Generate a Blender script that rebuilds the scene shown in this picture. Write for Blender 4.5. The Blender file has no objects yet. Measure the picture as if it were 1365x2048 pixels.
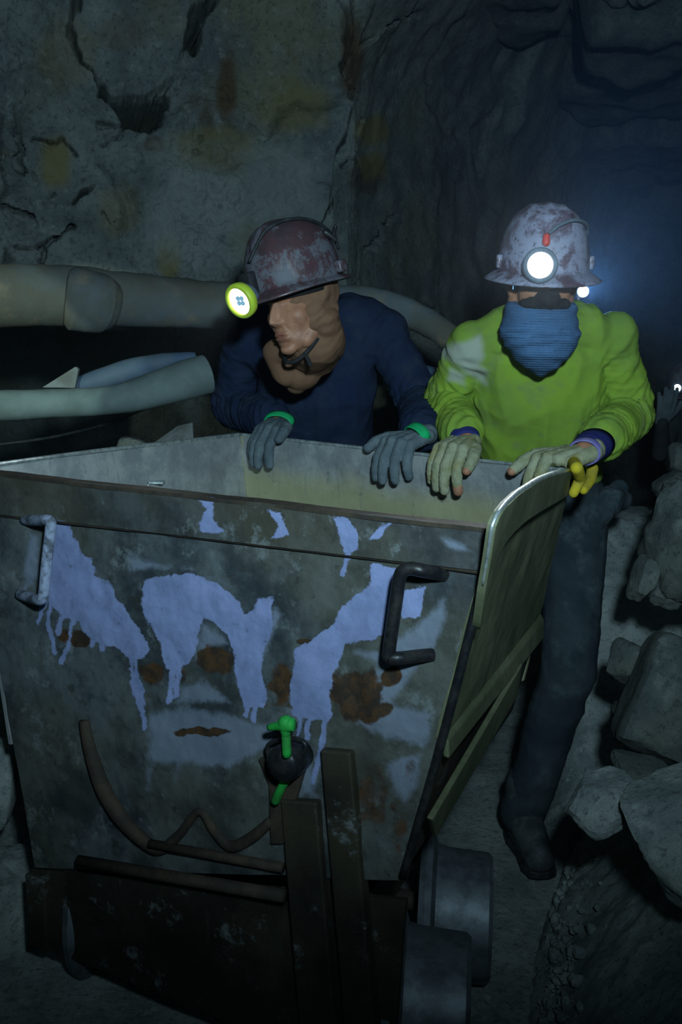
import bpy, math, random
import numpy as np
from mathutils import Vector, Matrix, Euler

S = bpy.context.scene
C = S.collection
random.seed(7)
V = lambda *a: np.array(a, float)

# ------------------------------------------------------------------ camera
IW, IH, FPX = 1365.0, 2048.0, 1991.0
PITCH, ROLL, CAMZ = math.radians(10), math.radians(1), 1.5
cam = bpy.data.cameras.new('camera')
cam.sensor_fit = 'VERTICAL'; cam.sensor_height = 36.0
cam.lens = FPX / IH * 36.0
cam.clip_start = 0.02
cam_o = bpy.data.objects.new('camera', cam); C.objects.link(cam_o)
cam_o.matrix_world = (Matrix.Translation((0, 0, CAMZ)) @ Matrix.Rotation(math.radians(90) - PITCH, 4, 'X')
                      @ Matrix.Rotation(ROLL, 4, 'Z'))
S.camera = cam_o

# ------------------------------------------------------------------ world, lights, exposure
w = bpy.data.worlds.new('world'); S.world = w; w.use_nodes = True
bg = w.node_tree.nodes['Background']
bg.inputs[0].default_value = (0.18, 0.42, 0.50, 1); bg.inputs[1].default_value = 0.07
S.view_settings.view_transform = 'Standard'; S.view_settings.look = 'None'
S.view_settings.gamma = 1.0; S.view_settings.use_curve_mapping = False
S.view_settings.exposure = 0.0

def spot(name, loc, aim, power, color, size_deg, blend, radius):
    l = bpy.data.lights.new(name, 'SPOT'); l.energy = power; l.color = color
    l.spot_size = math.radians(size_deg); l.spot_blend = blend; l.shadow_soft_size = radius
    o = bpy.data.objects.new(name, l); C.objects.link(o); o.location = loc
    d = Vector(aim) - Vector(loc); o.rotation_euler = d.to_track_quat('-Z', 'Y').to_euler()
    return o
# the light carried by the party standing at the camera, held high
spot('hand_light', (0.16, -0.05, 1.84), (-0.12, 3.0, 2.16), 250, (0.58, 0.86, 1.0), 106, 1.0, 0.06)
# another miner's cap lamp beyond the frame, on the hoses
spot('side_cap_lamp', (-1.5, 1.15, 1.72), (-1.07, 2.92, 1.40), 85, (0.75, 1.0, 0.82), 21, 0.12, 0.015)

# ------------------------------------------------------------------ pixel helpers (photograph frame -> rays in the world)
_c, _s = math.cos(ROLL), math.sin(ROLL)
_cp, _sp = math.cos(PITCH), math.sin(PITCH)
CAM = V(0, 0, CAMZ)
def ray(x, y):
    u, v = (x - IW / 2) / FPX, (IH / 2 - y) / FPX
    u, v = u * _c - v * _s, u * _s + v * _c
    return V(u, _cp + v * _sp, v * _cp - _sp)
def P(x, y, Y):
    d = ray(x, y); return CAM + d * (Y / d[1])
def PZ(x, y, z):
    d = ray(x, y); return CAM + d * ((z - CAMZ) / d[2])
def PP(x, y, o, n):
    d = ray(x, y); return CAM + d * (np.dot(o - CAM, n) / np.dot(d, n))
def proj(p):
    p = np.asarray(p, float).reshape(-1, 3) - CAM
    fw = p[:, 1] * _cp - p[:, 2] * _sp
    up = p[:, 1] * _sp + p[:, 2] * _cp
    u, v = p[:, 0] / fw, up / fw
    u, v = u * _c + v * _s, -u * _s + v * _c
    return np.stack([u * FPX + IW / 2, IH / 2 - v * FPX], 1)
def unit(v):
    v = np.asarray(v, float); return v / (np.linalg.norm(v) + 1e-12)

# ------------------------------------------------------------------ noise
_rng = np.random.RandomState(3)
_perm = _rng.permutation(256); _perm = np.concatenate([_perm, _perm, _perm])
_grad = _rng.normal(size=(256, 3)); _grad /= np.linalg.norm(_grad, axis=1)[:, None]
def perlin(p):
    p = np.asarray(p, float); i = np.floor(p).astype(int); f = p - i; i &= 255
    u = f * f * f * (f * (f * 6 - 15) + 10)
    def g(dx, dy, dz):
        h = _perm[_perm[_perm[i[:, 0] + dx] + i[:, 1] + dy] + i[:, 2] + dz]
        return (_grad[h] * (f - V(dx, dy, dz))).sum(1)
    def L(a, b, t): return a + (b - a) * t
    x00 = L(g(0,0,0), g(1,0,0), u[:,0]); x10 = L(g(0,1,0), g(1,1,0), u[:,0])
    x01 = L(g(0,0,1), g(1,0,1), u[:,0]); x11 = L(g(0,1,1), g(1,1,1), u[:,0])
    return L(L(x00, x10, u[:,1]), L(x01, x11, u[:,1]), u[:,2]) * 1.6
def fbm(p, freq, octv=4, gain=0.5):
    a, s, out = 1.0, freq, 0
    for k in range(octv):
        out = out + a * perlin(np.asarray(p) * s + k * 17.3); a *= gain; s *= 2.03
    return out
def smooth(e0, e1, x):
    t = np.clip((x - e0) / (e1 - e0), 0, 1); return t * t * (3 - 2 * t)
def cellular(p, freq, seed=0):
    """distance to nearest and second feature point, and the cell's own random value"""
    q = np.asarray(p) * freq; i = np.floor(q).astype(int)
    d1 = np.full(len(q), 9.0); d2 = d1.copy(); val = np.zeros(len(q))
    for dx in (-1, 0, 1):
        for dy in (-1, 0, 1):
            for dz in (-1, 0, 1):
                c = i + V(dx, dy, dz).astype(int); ci = (c + seed) & 255
                h = _perm[_perm[_perm[ci[:, 0]] + ci[:, 1]] + ci[:, 2]]
                pt = c + 0.5 + 0.42 * _grad[h]
                d = np.linalg.norm(q - pt, axis=1)
                new = d < d1
                d2 = np.where(new, d1, np.minimum(d2, d)); val = np.where(new, h / 255.0, val); d1 = np.where(new, d, d1)
    return d1, d2, val
def seg_dist(q, pts):
    best = np.full(len(q), 1e9)
    for a, b in zip(pts[:-1], pts[1:]):
        a, b = np.array(a, float), np.array(b, float); ab = b - a
        t = np.clip(((q - a) @ ab) / (ab @ ab + 1e-9), 0, 1)
        best = np.minimum(best, np.linalg.norm(q - (a + t[:, None] * ab), axis=1))
    return best
def poly_sd(q, poly):
    """signed distance, positive inside"""
    d = seg_dist(q, list(poly) + [poly[0]]); ins = np.zeros(len(q), bool); n = len(poly)
    for k in range(n):
        x1, y1 = poly[k]; x2, y2 = poly[(k + 1) % n]
        if y1 == y2: continue
        c = ((y1 > q[:, 1]) != (y2 > q[:, 1])) & (q[:, 0] < (x2 - x1) * (q[:, 1] - y1) / (y2 - y1) + x1)
        ins ^= c
    return np.where(ins, d, -d)

# ------------------------------------------------------------------ materials
class NT:
    def __init__(s, name):
        s.m = bpy.data.materials.new(name); s.m.use_nodes = True; s.t = s.m.node_tree
        s.b = s.t.nodes['Principled BSDF']; s.out = s.t.nodes['Material Output']
    def n(s, typ, **kw):
        n = s.t.nodes.new(typ)
        for k, v in kw.items(): setattr(n, k, v)
        return n
    def put(s, sock, v):
        if hasattr(v, 'is_output') or isinstance(v, bpy.types.NodeSocket): s.t.links.new(v, sock)
        else: sock.default_value = v
    def noise(s, scale, detail=5, rough=0.6, vec=None, dist=0.0):
        n = s.n('ShaderNodeTexNoise'); n.inputs['Scale'].default_value = scale
        n.inputs['Detail'].default_value = detail; n.inputs['Roughness'].default_value = rough
        n.inputs['Distortion'].default_value = dist
        s.put(n.inputs['Vector'], vec if vec is not None else s.obj()); return n.outputs['Fac']
    def obj(s):
        if not hasattr(s, '_o'): s._o = s.n('ShaderNodeTexCoord').outputs['Object']
        return s._o
    def scaled(s, sc):
        n = s.n('ShaderNodeMapping'); n.inputs['Scale'].default_value = sc; s.put(n.inputs['Vector'], s.obj()); return n.outputs[0]
    def ramp(s, v, lo, hi):
        n = s.n('ShaderNodeMapRange'); n.interpolation_type = 'SMOOTHSTEP'
        s.put(n.inputs['Value'], v); n.inputs['From Min'].default_value = lo; n.inputs['From Max'].default_value = hi
        return n.outputs[0]
    def mix(s, f, a, b):
        n = s.n('ShaderNodeMix', data_type='RGBA'); s.put(n.inputs[0], f)
        s.put(n.inputs[6], a if not isinstance(a, tuple) else (*a, 1)); s.put(n.inputs[7], b if not isinstance(b, tuple) else (*b, 1))
        return n.outputs[2]
    def math(s, op, a, b=0.0):
        n = s.n('ShaderNodeMath', operation=op); s.put(n.inputs[0], a); s.put(n.inputs[1], b); return n.outputs[0]
    def attr(s, name):
        return s.n('ShaderNodeAttribute', attribute_name=name).outputs['Fac']
    def bump(s, h, strength=0.3, dist=0.01):
        n = s.n('ShaderNodeBump'); n.inputs['Strength'].default_value = strength; n.inputs['Distance'].default_value = dist
        s.put(n.inputs['Height'], h)
        if s.b.inputs['Normal'].is_linked: s.t.links.new(s.b.inputs['Normal'].links[0].from_socket, n.inputs['Normal'])
        s.t.links.new(n.outputs[0], s.b.inputs['Normal'])
    def fin(s, col, rough=0.8, metal=0.0, spec=0.3):
        s.put(s.b.inputs['Base Color'], col if not isinstance(col, tuple) else (*col, 1))
        s.put(s.b.inputs['Roughness'], rough); s.put(s.b.inputs['Metallic'], metal)
        s.b.inputs['Specular IOR Level'].default_value = spec
        return s.m

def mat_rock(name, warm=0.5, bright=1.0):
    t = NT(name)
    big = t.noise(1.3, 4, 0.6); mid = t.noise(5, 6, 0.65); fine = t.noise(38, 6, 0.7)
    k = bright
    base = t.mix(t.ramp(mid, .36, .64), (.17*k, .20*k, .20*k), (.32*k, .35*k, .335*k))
    base = t.mix(t.math('MULTIPLY', t.ramp(big, .48, .66), warm), base, (.27*k, .265*k, .15*k))
    base = t.mix(t.math('MULTIPLY', t.ramp(t.noise(2.1, 4, .6, t.scaled((1.3, 1, .6))), .55, .7), .6), base, (.15*k, .175*k, .21*k))
    base = t.mix(t.math('MULTIPLY', t.ramp(t.noise(2.7, 5, .7), .60, .72), warm), base, (.19*k, .13*k, .06*k))
    base = t.mix(t.math('MULTIPLY', t.ramp(t.noise(55, 8, .8), .50, .64), .8), base, (.08*k, .095*k, .095*k))
    base = t.mix(t.math('MULTIPLY', t.ramp(t.noise(19, 6, .75), .54, .68), .6), base, (.44*k, .47*k, .44*k))
    base = t.mix(t.attr('stain'), base, (.13*k, .075*k, .03*k))
    base = t.mix(t.attr('ochre'), base, (.33*k, .27*k, .09*k))
    base = t.mix(t.attr('pale'), base, (.42*k, .47*k, .45*k))
    t.bump(t.noise(60, 8, .75), .8, .014)
    t.bump(t.noise(220, 3, .6), .3, .003)
    return t.fin(base, .92, 0, .15)
def mat_simple(name, col, col2=None, scale=20, rough=.8, metal=0., bump=.0, bdist=.004, spec=.3, lo=.4, hi=.65, bscale=None):
    t = NT(name)
    c = t.mix(t.ramp(t.noise(scale, 6, .65), lo, hi), col, col2) if col2 else col
    if bump: t.bump(t.noise(bscale or scale * 4, 5, .65), bump, bdist)
    return t.fin(c, rough, metal, spec)
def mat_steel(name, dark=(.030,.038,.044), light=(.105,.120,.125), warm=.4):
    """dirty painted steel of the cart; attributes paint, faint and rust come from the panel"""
    t = NT(name)
    n1 = t.noise(7, 8, .68); n2 = t.noise(26, 6, .7); n3 = t.noise(2.6, 3, .6)
    streak = t.noise(1, 5, .6, t.scaled((55, 55, 5)))
    base = t.mix(t.ramp(n1, .38, .62), dark, light)
    base = t.mix(t.math('MULTIPLY', t.ramp(n3, .45, .65), warm), base, (.095, .085, .048))
    base = t.mix(t.math('MULTIPLY', t.ramp(t.noise(11, 7, .75), .56, .66), .7), base, (.18, .20, .205))
    base = t.mix(t.math('MULTIPLY', t.ramp(n2, .56, .7), .75), base, (.035, .035, .03))
    base = t.mix(t.math('MULTIPLY', t.ramp(streak, .58, .75), .4), base, (.05, .05, .045))
    edge = t.math('MULTIPLY', t.math('SUBTRACT', t.noise(42, 8, .8), .5), .75)
    edge2 = t.math('MULTIPLY', t.math('SUBTRACT', t.noise(16, 6, .75), .5), .75)
    fa = t.ramp(t.math('ADD', t.attr('faint'), edge2), .42, .72)
    base = t.mix(t.math('MULTIPLY', fa, .75), base, (.215, .25, .325))
    ru = t.ramp(t.math('ADD', t.attr('rust'), edge2), .45, .7)
    base = t.mix(ru, base, t.mix(t.ramp(t.noise(33, 5, .7), .38, .6), (.085, .042, .018), (.035, .024, .017)))
    pa = t.ramp(t.math('ADD', t.attr('paint'), edge), .46, .56)
    chip = t.ramp(t.noise(36, 6, .78), .62, .70)
    pa = t.math('MULTIPLY', pa, t.math('SUBTRACT', 1.0, chip))
    base = t.mix(pa, base, t.mix(t.ramp(t.noise(18, 6, .7), .35, .7), (.26, .30, .52), (.19, .23, .40)))
    t.bump(t.noise(45, 8, .72), .35, .006); t.bump(pa, .3, .002)
    return t.fin(base, .62, .15, .35)
def mat_cloth(name, col, col2, scale=12, weave=900, bump=.25, lo=.35, hi=.7, dust=None, dustf=.5):
    t = NT(name)
    c = t.mix(t.ramp(t.noise(scale, 5, .6), lo, hi), col, col2)
    if dust:
        c = t.mix(t.math('MULTIPLY', t.ramp(t.noise(9, 6, .7), .50, .72), dustf), c, dust)
    c = t.mix(t.attr('dirt'), c, (.36, .37, .33))
    t.bump(t.noise(weave, 2, .5), bump, .0012); t.bump(t.noise(90, 4, .6), .25, .003)
    m = t.fin(c, .92, 0, .1)
    return m
def mat_emit(name, col, strength):
    t = NT(name); e = t.n('ShaderNodeEmission'); e.inputs[0].default_value = (*col, 1); e.inputs[1].default_value = strength
    t.t.links.new(e.outputs[0], t.out.inputs['Surface']); return t.m

M = {}
M['rock'] = mat_rock('rock', .7, .47)
M['rock_pale'] = mat_rock('rock_pale', .3, .50)
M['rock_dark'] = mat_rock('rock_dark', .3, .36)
M['muck'] = mat_rock('muck', .12, 1.25)
M['steel_front'] = mat_steel('steel_front')
M['steel_band'] = mat_steel('steel_band', (.030,.032,.032), (.075,.082,.082), .4)
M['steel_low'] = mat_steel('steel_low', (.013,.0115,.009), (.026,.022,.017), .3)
M['steel_side'] = mat_simple('steel_side', (.085,.095,.05), (.175,.18,.105), 6, .6, .1, .3, .004, lo=.35, hi=.7, bscale=70)
M['steel_inner'] = NT('steel_inner')
def _inner():
    t = M['steel_inner']
    base = t.mix(t.ramp(t.noise(9, 7, .7), .38, .64), (.26, .27, .28), (.42, .43, .42))
    base = t.mix(t.math('MULTIPLY', t.attr('ochre'), .8), base, (.48, .44, .19))
    base = t.mix(t.math('MULTIPLY', t.ramp(t.noise(30, 5, .7), .60, .72), .7), base, (.12, .13, .14))
    base = t.mix(t.math('MULTIPLY', t.ramp(t.noise(1, 5, .6, t.scaled((70, 70, 4))), .56, .72), .4), base, (.18, .18, .17))
    t.bump(t.noise(80, 6, .7), .3, .004)
    return t.fin(base, .5, .25, .4)
M['steel_inner'] = _inner()
M['steel_edge'] = mat_simple('steel_edge', (.66,.72,.72), (.34,.38,.38), 60, .38, .7, .3, .003)
M['iron'] = mat_simple('iron', (.020,.021,.025), (.045,.043,.042), 40, .38, .5, .3, .002)
M['iron_painted'] = mat_simple('iron_painted', (.30,.34,.46), (.10,.11,.14), 30, .6, .1, .3, .002, lo=.45, hi=.6)
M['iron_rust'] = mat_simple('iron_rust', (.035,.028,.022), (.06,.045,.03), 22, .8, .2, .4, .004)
M['wheel_steel'] = mat_simple('wheel_steel', (.15,.17,.19), (.085,.098,.11), 18, .5, .5, .25, .002)
M['green_paint'] = mat_simple('green_paint', (.02,.34,.05), (.03,.20,.04), 30, .6, 0, .2, .002)
M['duct'] = mat_cloth('duct', (.10,.12,.13), (.085,.08,.062), 3.5, 300, .2, dust=(.20,.15,.09), dustf=.6)
M['hose_pale'] = mat_simple('hose_pale', (.14,.18,.175), (.10,.13,.125), 6, .75, 0, .15, .003)
M['hose_blue'] = mat_simple('hose_blue', (.05,.085,.14), (.08,.11,.145), 5, .7, 0, .15, .003)
M['board'] = mat_simple('board', (.20,.215,.21), (.13,.135,.12), 9, .9, 0, .3, .004)
M['rubber'] = mat_simple('rubber', (.012,.014,.015), (.03,.035,.038), 30, .6, 0, .2, .002)
M['black'] = mat_simple('black', (.012,.012,.014), (.02,.02,.022), 30, .8)
M['skin'] = NT('skin')
def _skin():
    t = M['skin']
    c = t.mix(t.ramp(t.noise(35, 5, .6), .35, .7), (.36, .165, .095), (.27, .12, .072))
    c = t.mix(t.attr('lip'), c, (.22, .07, .055))
    t.bump(t.noise(260, 3, .5), .12, .0015)
    return t.fin(c, .55, 0, .35)
M['skin'] = _skin()
M['lime'] = mat_cloth('lime', (.23,.35,.040), (.17,.26,.045), 6, 900, .25, dust=(.17,.20,.10), dustf=.7)
M['navy'] = mat_cloth('navy', (.010,.018,.046), (.018,.027,.054), 8, 900, .25, dust=(.035,.048,.06), dustf=.5)
M['navy_cuff'] = mat_cloth('navy_cuff', (.02,.026,.14), (.035,.04,.16), 14)
M['purple_knit'] = mat_cloth('purple_knit', (.16,.13,.36), (.22,.2,.4), 40)
M['jeans'] = mat_cloth('jeans', (.020,.028,.036), (.038,.050,.058), 7, 700, .3, dust=(.10,.13,.14), dustf=.5)
M['trousers'] = mat_cloth('trousers', (.025,.03,.035), (.045,.05,.055), 7)
M['hood'] = mat_cloth('hood', (.20,.105,.062), (.15,.08,.05), 9, 800, .2)
M['gaiter'] = NT('gaiter')
def _gaiter():
    t = M['gaiter']
    c = t.mix(t.ramp(t.noise(14, 4, .6), .35, .7), (.075, .16, .30), (.055, .115, .22))
    wv = t.n('ShaderNodeTexWave', wave_type='BANDS', bands_direction='Z'); wv.inputs['Scale'].default_value = 55
    wv.inputs['Distortion'].default_value = .6; t.put(wv.inputs['Vector'], t.obj())
    vo = t.n('ShaderNodeTexVoronoi'); vo.inputs['Scale'].default_value = 190; t.put(vo.inputs['Vector'], t.obj())
    t.bump(wv.outputs['Fac'], .45, .003); t.bump(vo.outputs['Distance'], .35, .0025)
    return t.fin(c, .95, 0, .08)
M['gaiter'] = _gaiter()
M['glove_grey'] = mat_cloth('glove_grey', (.085,.11,.125), (.13,.16,.175), 22, 700, .3)
M['glove_green'] = mat_cloth('glove_green', (.01,.42,.14), (.02,.32,.11), 30, 700, .3)
M['glove_cotton'] = mat_cloth('glove_cotton', (.31,.31,.21), (.19,.19,.095), 26, 800, .35, dust=(.33,.26,.05), dustf=.55)
M['glove_yellow'] = mat_cloth('glove_yellow', (.50,.38,.02), (.36,.28,.04), 30, 800, .3)
M['boot'] = mat_simple('boot', (.03,.035,.04), (.075,.085,.09), 14, .7, 0, .3, .003)
def mat_helmet(name, base, base2, dirt, amt, sc):
    t = NT(name)
    c = t.mix(t.ramp(t.noise(9, 4, .6), .4, .65), base, base2)
    d1 = t.ramp(t.noise(sc, 8, .74, None, .4), .58 - amt, .68 - amt)
    c = t.mix(d1, c, dirt)
    c = t.mix(t.math('MULTIPLY', t.ramp(t.noise(sc * 4.5, 6, .8), .53, .64), .8), c, (.055, .042, .05))
    c = t.mix(t.math('MULTIPLY', t.ramp(t.noise(sc * 3, 6, .8), .63, .72), .55), c, (.42, .45, .48))
    t.bump(t.noise(70, 5, .7), .15, .002)
    r = t.math('ADD', t.math('MULTIPLY', d1, .35), .32)
    return t.fin(c, r, 0, .5)
M['helmet_maroon'] = mat_helmet('helmet_maroon', (.075,.036,.042), (.05,.032,.038), (.10,.10,.12), .105, 11)
M['helmet_white'] = mat_helmet('helmet_white', (.095,.055,.080), (.15,.12,.17), (.27,.27,.37), .165, 14)
M['lamp_body'] = mat_simple('lamp_body', (.10,.13,.17), (.16,.2,.25), 30, .5)
M['bezel_lime'] = mat_simple('bezel_lime', (.50,.62,.05), (.42,.55,.04), 30, .4)
M['red_plastic'] = mat_simple('red_plastic', (.65,.06,.05), (.55,.05,.05), 30, .4)
M['lens'] = mat_emit('lens', (.92, .97, 1.0), 9)
M['lens_led'] = mat_emit('lens_led', (.25, .55, .75), .8)


# ------------------------------------------------------------------ object helpers
def tag(o, label=None, cat=None, group=None, kind=None):
    for k, v in (('label', label), ('category', cat), ('group', group), ('kind', kind)):
        if v: o[k] = v
    return o
def empty(name, loc):
    o = bpy.data.objects.new(name, None); C.objects.link(o); o.location = loc; o.empty_display_size = .05; return o
def place(o, parent):
    """parent keeping world place (all meshes are written in world coordinates)"""
    if parent is not None:
        o.parent = parent
        bpy.context.view_layer.update()
        o.matrix_parent_inverse = parent.matrix_world.inverted()
def mesh_obj(name, verts, faces, mat, parent=None, smooth_=True, attrs=None):
    me = bpy.data.meshes.new(name)
    me.from_pydata([tuple(v) for v in np.asarray(verts)], [], faces if isinstance(faces, list) else faces.tolist())
    if smooth_: me.shade_smooth()
    for k, a in (attrs or {}).items():
        at = me.attributes.new(k, 'FLOAT', 'POINT'); at.data.foreach_set('value', np.asarray(a, np.float32))
    me.materials.append(mat)
    o = bpy.data.objects.new(name, me); C.objects.link(o); place(o, parent)
    return o
class MB:
    def __init__(s): s.v, s.f, s.n = [], [], 0
    def add(s, v, f):
        v = np.asarray(v, float); s.v.append(v); s.f += [tuple(i + s.n for i in q) for q in f]; s.n += len(v); return s
    def box(s, c, size, R=None):
        q = np.array([[x, y, z] for x in (-.5, .5) for y in (-.5, .5) for z in (-.5, .5)]) * size
        if R is not None: q = q @ np.asarray(R).T
        return s.add(q + c, [(0,1,3,2),(4,6,7,5),(0,4,5,1),(2,3,7,6),(0,2,6,4),(1,5,7,3)])
    def hexa(s, q):
        """8 points: bottom ring 0-3, top ring 4-7"""
        return s.add(q, [(3,2,1,0),(4,5,6,7),(0,1,5,4),(1,2,6,5),(2,3,7,6),(3,0,4,7)])
    def tube(s, pts, r, seg=12, cap=True, sub=0):
        pts = [np.asarray(p, float) for p in pts]; n = len(pts)
        rr = list(r) if hasattr(r, '__len__') else [r] * n
        if sub:
            k = np.linspace(0, n - 1, (n - 1) * sub + 1); q, q2 = [], []
            for t in k:
                i = min(int(t), n - 2); f = t - i
                p0, p1, p2, p3 = pts[max(i-1,0)], pts[i], pts[i+1], pts[min(i+2,n-1)]
                q.append(.5 * ((2*p1) + (p2-p0)*f + (2*p0-5*p1+4*p2-p3)*f*f + (3*p1-p0-3*p2+p3)*f**3))
                q2.append(rr[i] * (1-f) + rr[i+1] * f)
            pts, rr, n = q, q2, len(q)
        v = []; nrm = None
        for i in range(n):
            t = unit(pts[min(i+1, n-1)] - pts[max(i-1, 0)])
            if nrm is None: nrm = np.cross(t, V(0,0,1) if abs(t[2]) < .9 else V(1,0,0))
            nrm = unit(nrm - t * np.dot(nrm, t)); b = np.cross(t, nrm)
            for k in range(seg):
                a = 2*math.pi*k/seg; v.append(pts[i] + rr[i] * (math.cos(a)*nrm + math.sin(a)*b))
        f = [(i*seg+k, i*seg+(k+1)%seg, (i+1)*seg+(k+1)%seg, (i+1)*seg+k) for i in range(n-1) for k in range(seg)]
        if cap: f += [tuple(range(seg))[::-1], tuple((n-1)*seg+k for k in range(seg))]
        return s.add(v, f)
    def lathe(s, prof, o, axis, seg=32, closed=False):
        """prof: (radius, height along axis)"""
        axis = unit(axis); e1 = unit(np.cross(axis, V(0,0,1) if abs(axis[2]) < .9 else V(1,0,0))); e2 = np.cross(axis, e1); v = []
        for r, h in prof:
            for k in range(seg):
                a = 2*math.pi*k/seg; v.append(o + axis*h + r*(math.cos(a)*e1 + math.sin(a)*e2))
        n = len(prof); rng = range(n if closed else n - 1)
        f = [(i*seg+k, i*seg+(k+1)%seg, ((i+1)%n)*seg+(k+1)%seg, ((i+1)%n)*seg+k) for i in rng for k in range(seg)]
        if not closed: f += [tuple(range(seg))[::-1], tuple((n-1)*seg+k for k in range(seg))]
        return s.add(v, f)
    def ell(s, c, r, R=None, nu=20, nv=12):
        v = [V(0,0,-1)]
        for j in range(1, nv):
            ph = -math.pi/2 + math.pi*j/nv
            for k in range(nu):
                a = 2*math.pi*k/nu; v.append(V(math.cos(ph)*math.cos(a), math.cos(ph)*math.sin(a), math.sin(ph)))
        v.append(V(0,0,1)); v = np.array(v) * r
        if R is not None: v = v @ np.asarray(R).T
        f = [(0, 1+(k+1)%nu, 1+k) for k in range(nu)]
        f += [(1+j*nu+k, 1+j*nu+(k+1)%nu, 1+(j+1)*nu+(k+1)%nu, 1+(j+1)*nu+k) for j in range(nv-2) for k in range(nu)]
        L = 1+(nv-1)*nu; f += [(1+(nv-2)*nu+k, 1+(nv-2)*nu+(k+1)%nu, L) for k in range(nu)]
        return s.add(v + c, f)
    def cap(s, p0, p1, r0, r1=None, seg=14, h=5):
        p0, p1 = np.asarray(p0, float), np.asarray(p1, float); r1 = r0 if r1 is None else r1
        d = p1 - p0; L = np.linalg.norm(d); t = d / (L + 1e-9); prof = []
        for k in range(1, h + 1): a = -math.pi/2 + math.pi/2*k/h; prof.append((r0*math.cos(a), r0*math.sin(a)))
        for k in range(0, h): a = math.pi/2*k/h; prof.append((r1*math.cos(a), L + r1*math.sin(a)))
        prof = [(.12*r0, -r0*.99)] + prof[0:] + [(.12*r1, L + r1*.99)]
        return s.lathe(prof, p0, t, seg)
    def chain(s, pts, rad, grow=0):
        for i in range(len(pts)-1): s.cap(pts[i], pts[i+1], rad[i]+grow, rad[i+1]+grow)
        return s
    def loft(s, rings, seg=28, power=2.3):
        """rings: (centre, half-width vector, half-depth vector)"""
        v = []
        for c, a, b in rings:
            for k in range(seg):
                t = 2*math.pi*k/seg; ct, st = math.cos(t), math.sin(t)
                v.append(np.asarray(c) + np.asarray(a)*math.copysign(abs(ct)**(2/power), ct) + np.asarray(b)*math.copysign(abs(st)**(2/power), st))
        n = len(rings)
        f = [(i*seg+k, i*seg+(k+1)%seg, (i+1)*seg+(k+1)%seg, (i+1)*seg+k) for i in range(n-1) for k in range(seg)]
        f += [tuple(range(seg))[::-1], tuple((n-1)*seg+k for k in range(seg))]
        return s.add(v, f)
    def build(s, name, mat, parent=None, smooth_=True, bevel=0, attrs=None):
        o = mesh_obj(name, np.concatenate(s.v), s.f, mat, parent, smooth_, attrs)
        if bevel:
            b = o.modifiers.new('bevel', 'BEVEL'); b.width = bevel; b.segments = 2; b.limit_method = 'ANGLE'
        return o
def skinned(name, mb, voxel, iters, mat, parent=None, disp=None, attr_fn=None, cut=None, factor=.5):
    """one continuous surface grown over the shapes in mb"""
    me = bpy.data.meshes.new(name + '_src'); me.from_pydata([tuple(v) for v in np.concatenate(mb.v)], [], mb.f)
    t = bpy.data.objects.new(name + '_src', me); C.objects.link(t)
    r = t.modifiers.new('r', 'REMESH'); r.mode = 'VOXEL'; r.voxel_size = voxel; r.use_smooth_shade = True
    if iters:
        sm = t.modifiers.new('s', 'SMOOTH'); sm.iterations = iters; sm.factor = factor
    dg = bpy.context.evaluated_depsgraph_get(); ev = t.evaluated_get(dg)
    out = bpy.data.meshes.new_from_object(ev, depsgraph=dg)
    bpy.data.objects.remove(t); bpy.data.meshes.remove(me)
    n = len(out.vertices); co = np.empty(n*3); out.vertices.foreach_get('co', co); co = co.reshape(-1, 3)
    if disp is not None:
        no = np.empty(n*3, np.float32); out.vertex_normals.foreach_get('vector', no); no = no.reshape(-1, 3)
        co = co + disp(co, no); out.vertices.foreach_set('co', co.ravel())
    if attr_fn:
        for k, a in attr_fn(co).items():
            at = out.attributes.new(k, 'FLOAT', 'POINT'); at.data.foreach_set('value', np.asarray(a, np.float32))
    out.materials.clear(); out.materials.append(mat); out.name = name; out.shade_smooth()
    if cut is not None:
        import bmesh
        bm = bmesh.new(); bm.from_mesh(out); bm.verts.ensure_lookup_table(); k = cut(co)
        bmesh.ops.delete(bm, geom=[bm.verts[i] for i in np.nonzero(k)[0]], context='VERTS'); bm.to_mesh(out); bm.free()
    o = bpy.data.objects.new(name, out); C.objects.link(o); place(o, parent)
    return o
def grid_obj(name, X, mat, parent=None, thick=0., nrm=None, attrs=None, smooth_=True):
    """X: (nu, nv, 3) grid; thick > 0 closes it into a plate behind (along -nrm)"""
    nu, nv = X.shape[:2]; v = X.reshape(-1, 3)
    ix = lambda i, j: i*nv + j
    f = [(ix(i,j), ix(i+1,j), ix(i+1,j+1), ix(i,j+1)) for i in range(nu-1) for j in range(nv-1)]
    if thick:
        N = nu*nv; v2 = v - np.asarray(nrm)*thick; v = np.concatenate([v, v2])
        f += [tuple(N+k for k in q[::-1]) for q in f]
        ring = [ix(i,0) for i in range(nu)] + [ix(nu-1,j) for j in range(1,nv)] + [ix(i,nv-1) for i in range(nu-2,-1,-1)] + [ix(0,j) for j in range(nv-2,0,-1)]
        f += [(ring[k], N+ring[k], N+ring[(k+1)%len(ring)], ring[(k+1)%len(ring)]) for k in range(len(ring))]
        attrs = {k: np.concatenate([a, a]) for k, a in (attrs or {}).items()}
    o = mesh_obj(name, v, f, mat, parent, smooth_, attrs)
    if thick and smooth_:
        o.data.shade_smooth()
        m = o.modifiers.new('n', 'EDGE_SPLIT'); m.split_angle = math.radians(40)
    return o
def bil(p00, p10, p11, p01, nu, nv):
    u = np.linspace(0, 1, nu)[:, None, None]; v = np.linspace(0, 1, nv)[None, :, None]
    return (1-u)*(1-v)*p00 + u*(1-v)*p10 + u*v*p11 + (1-u)*v*p01

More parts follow.
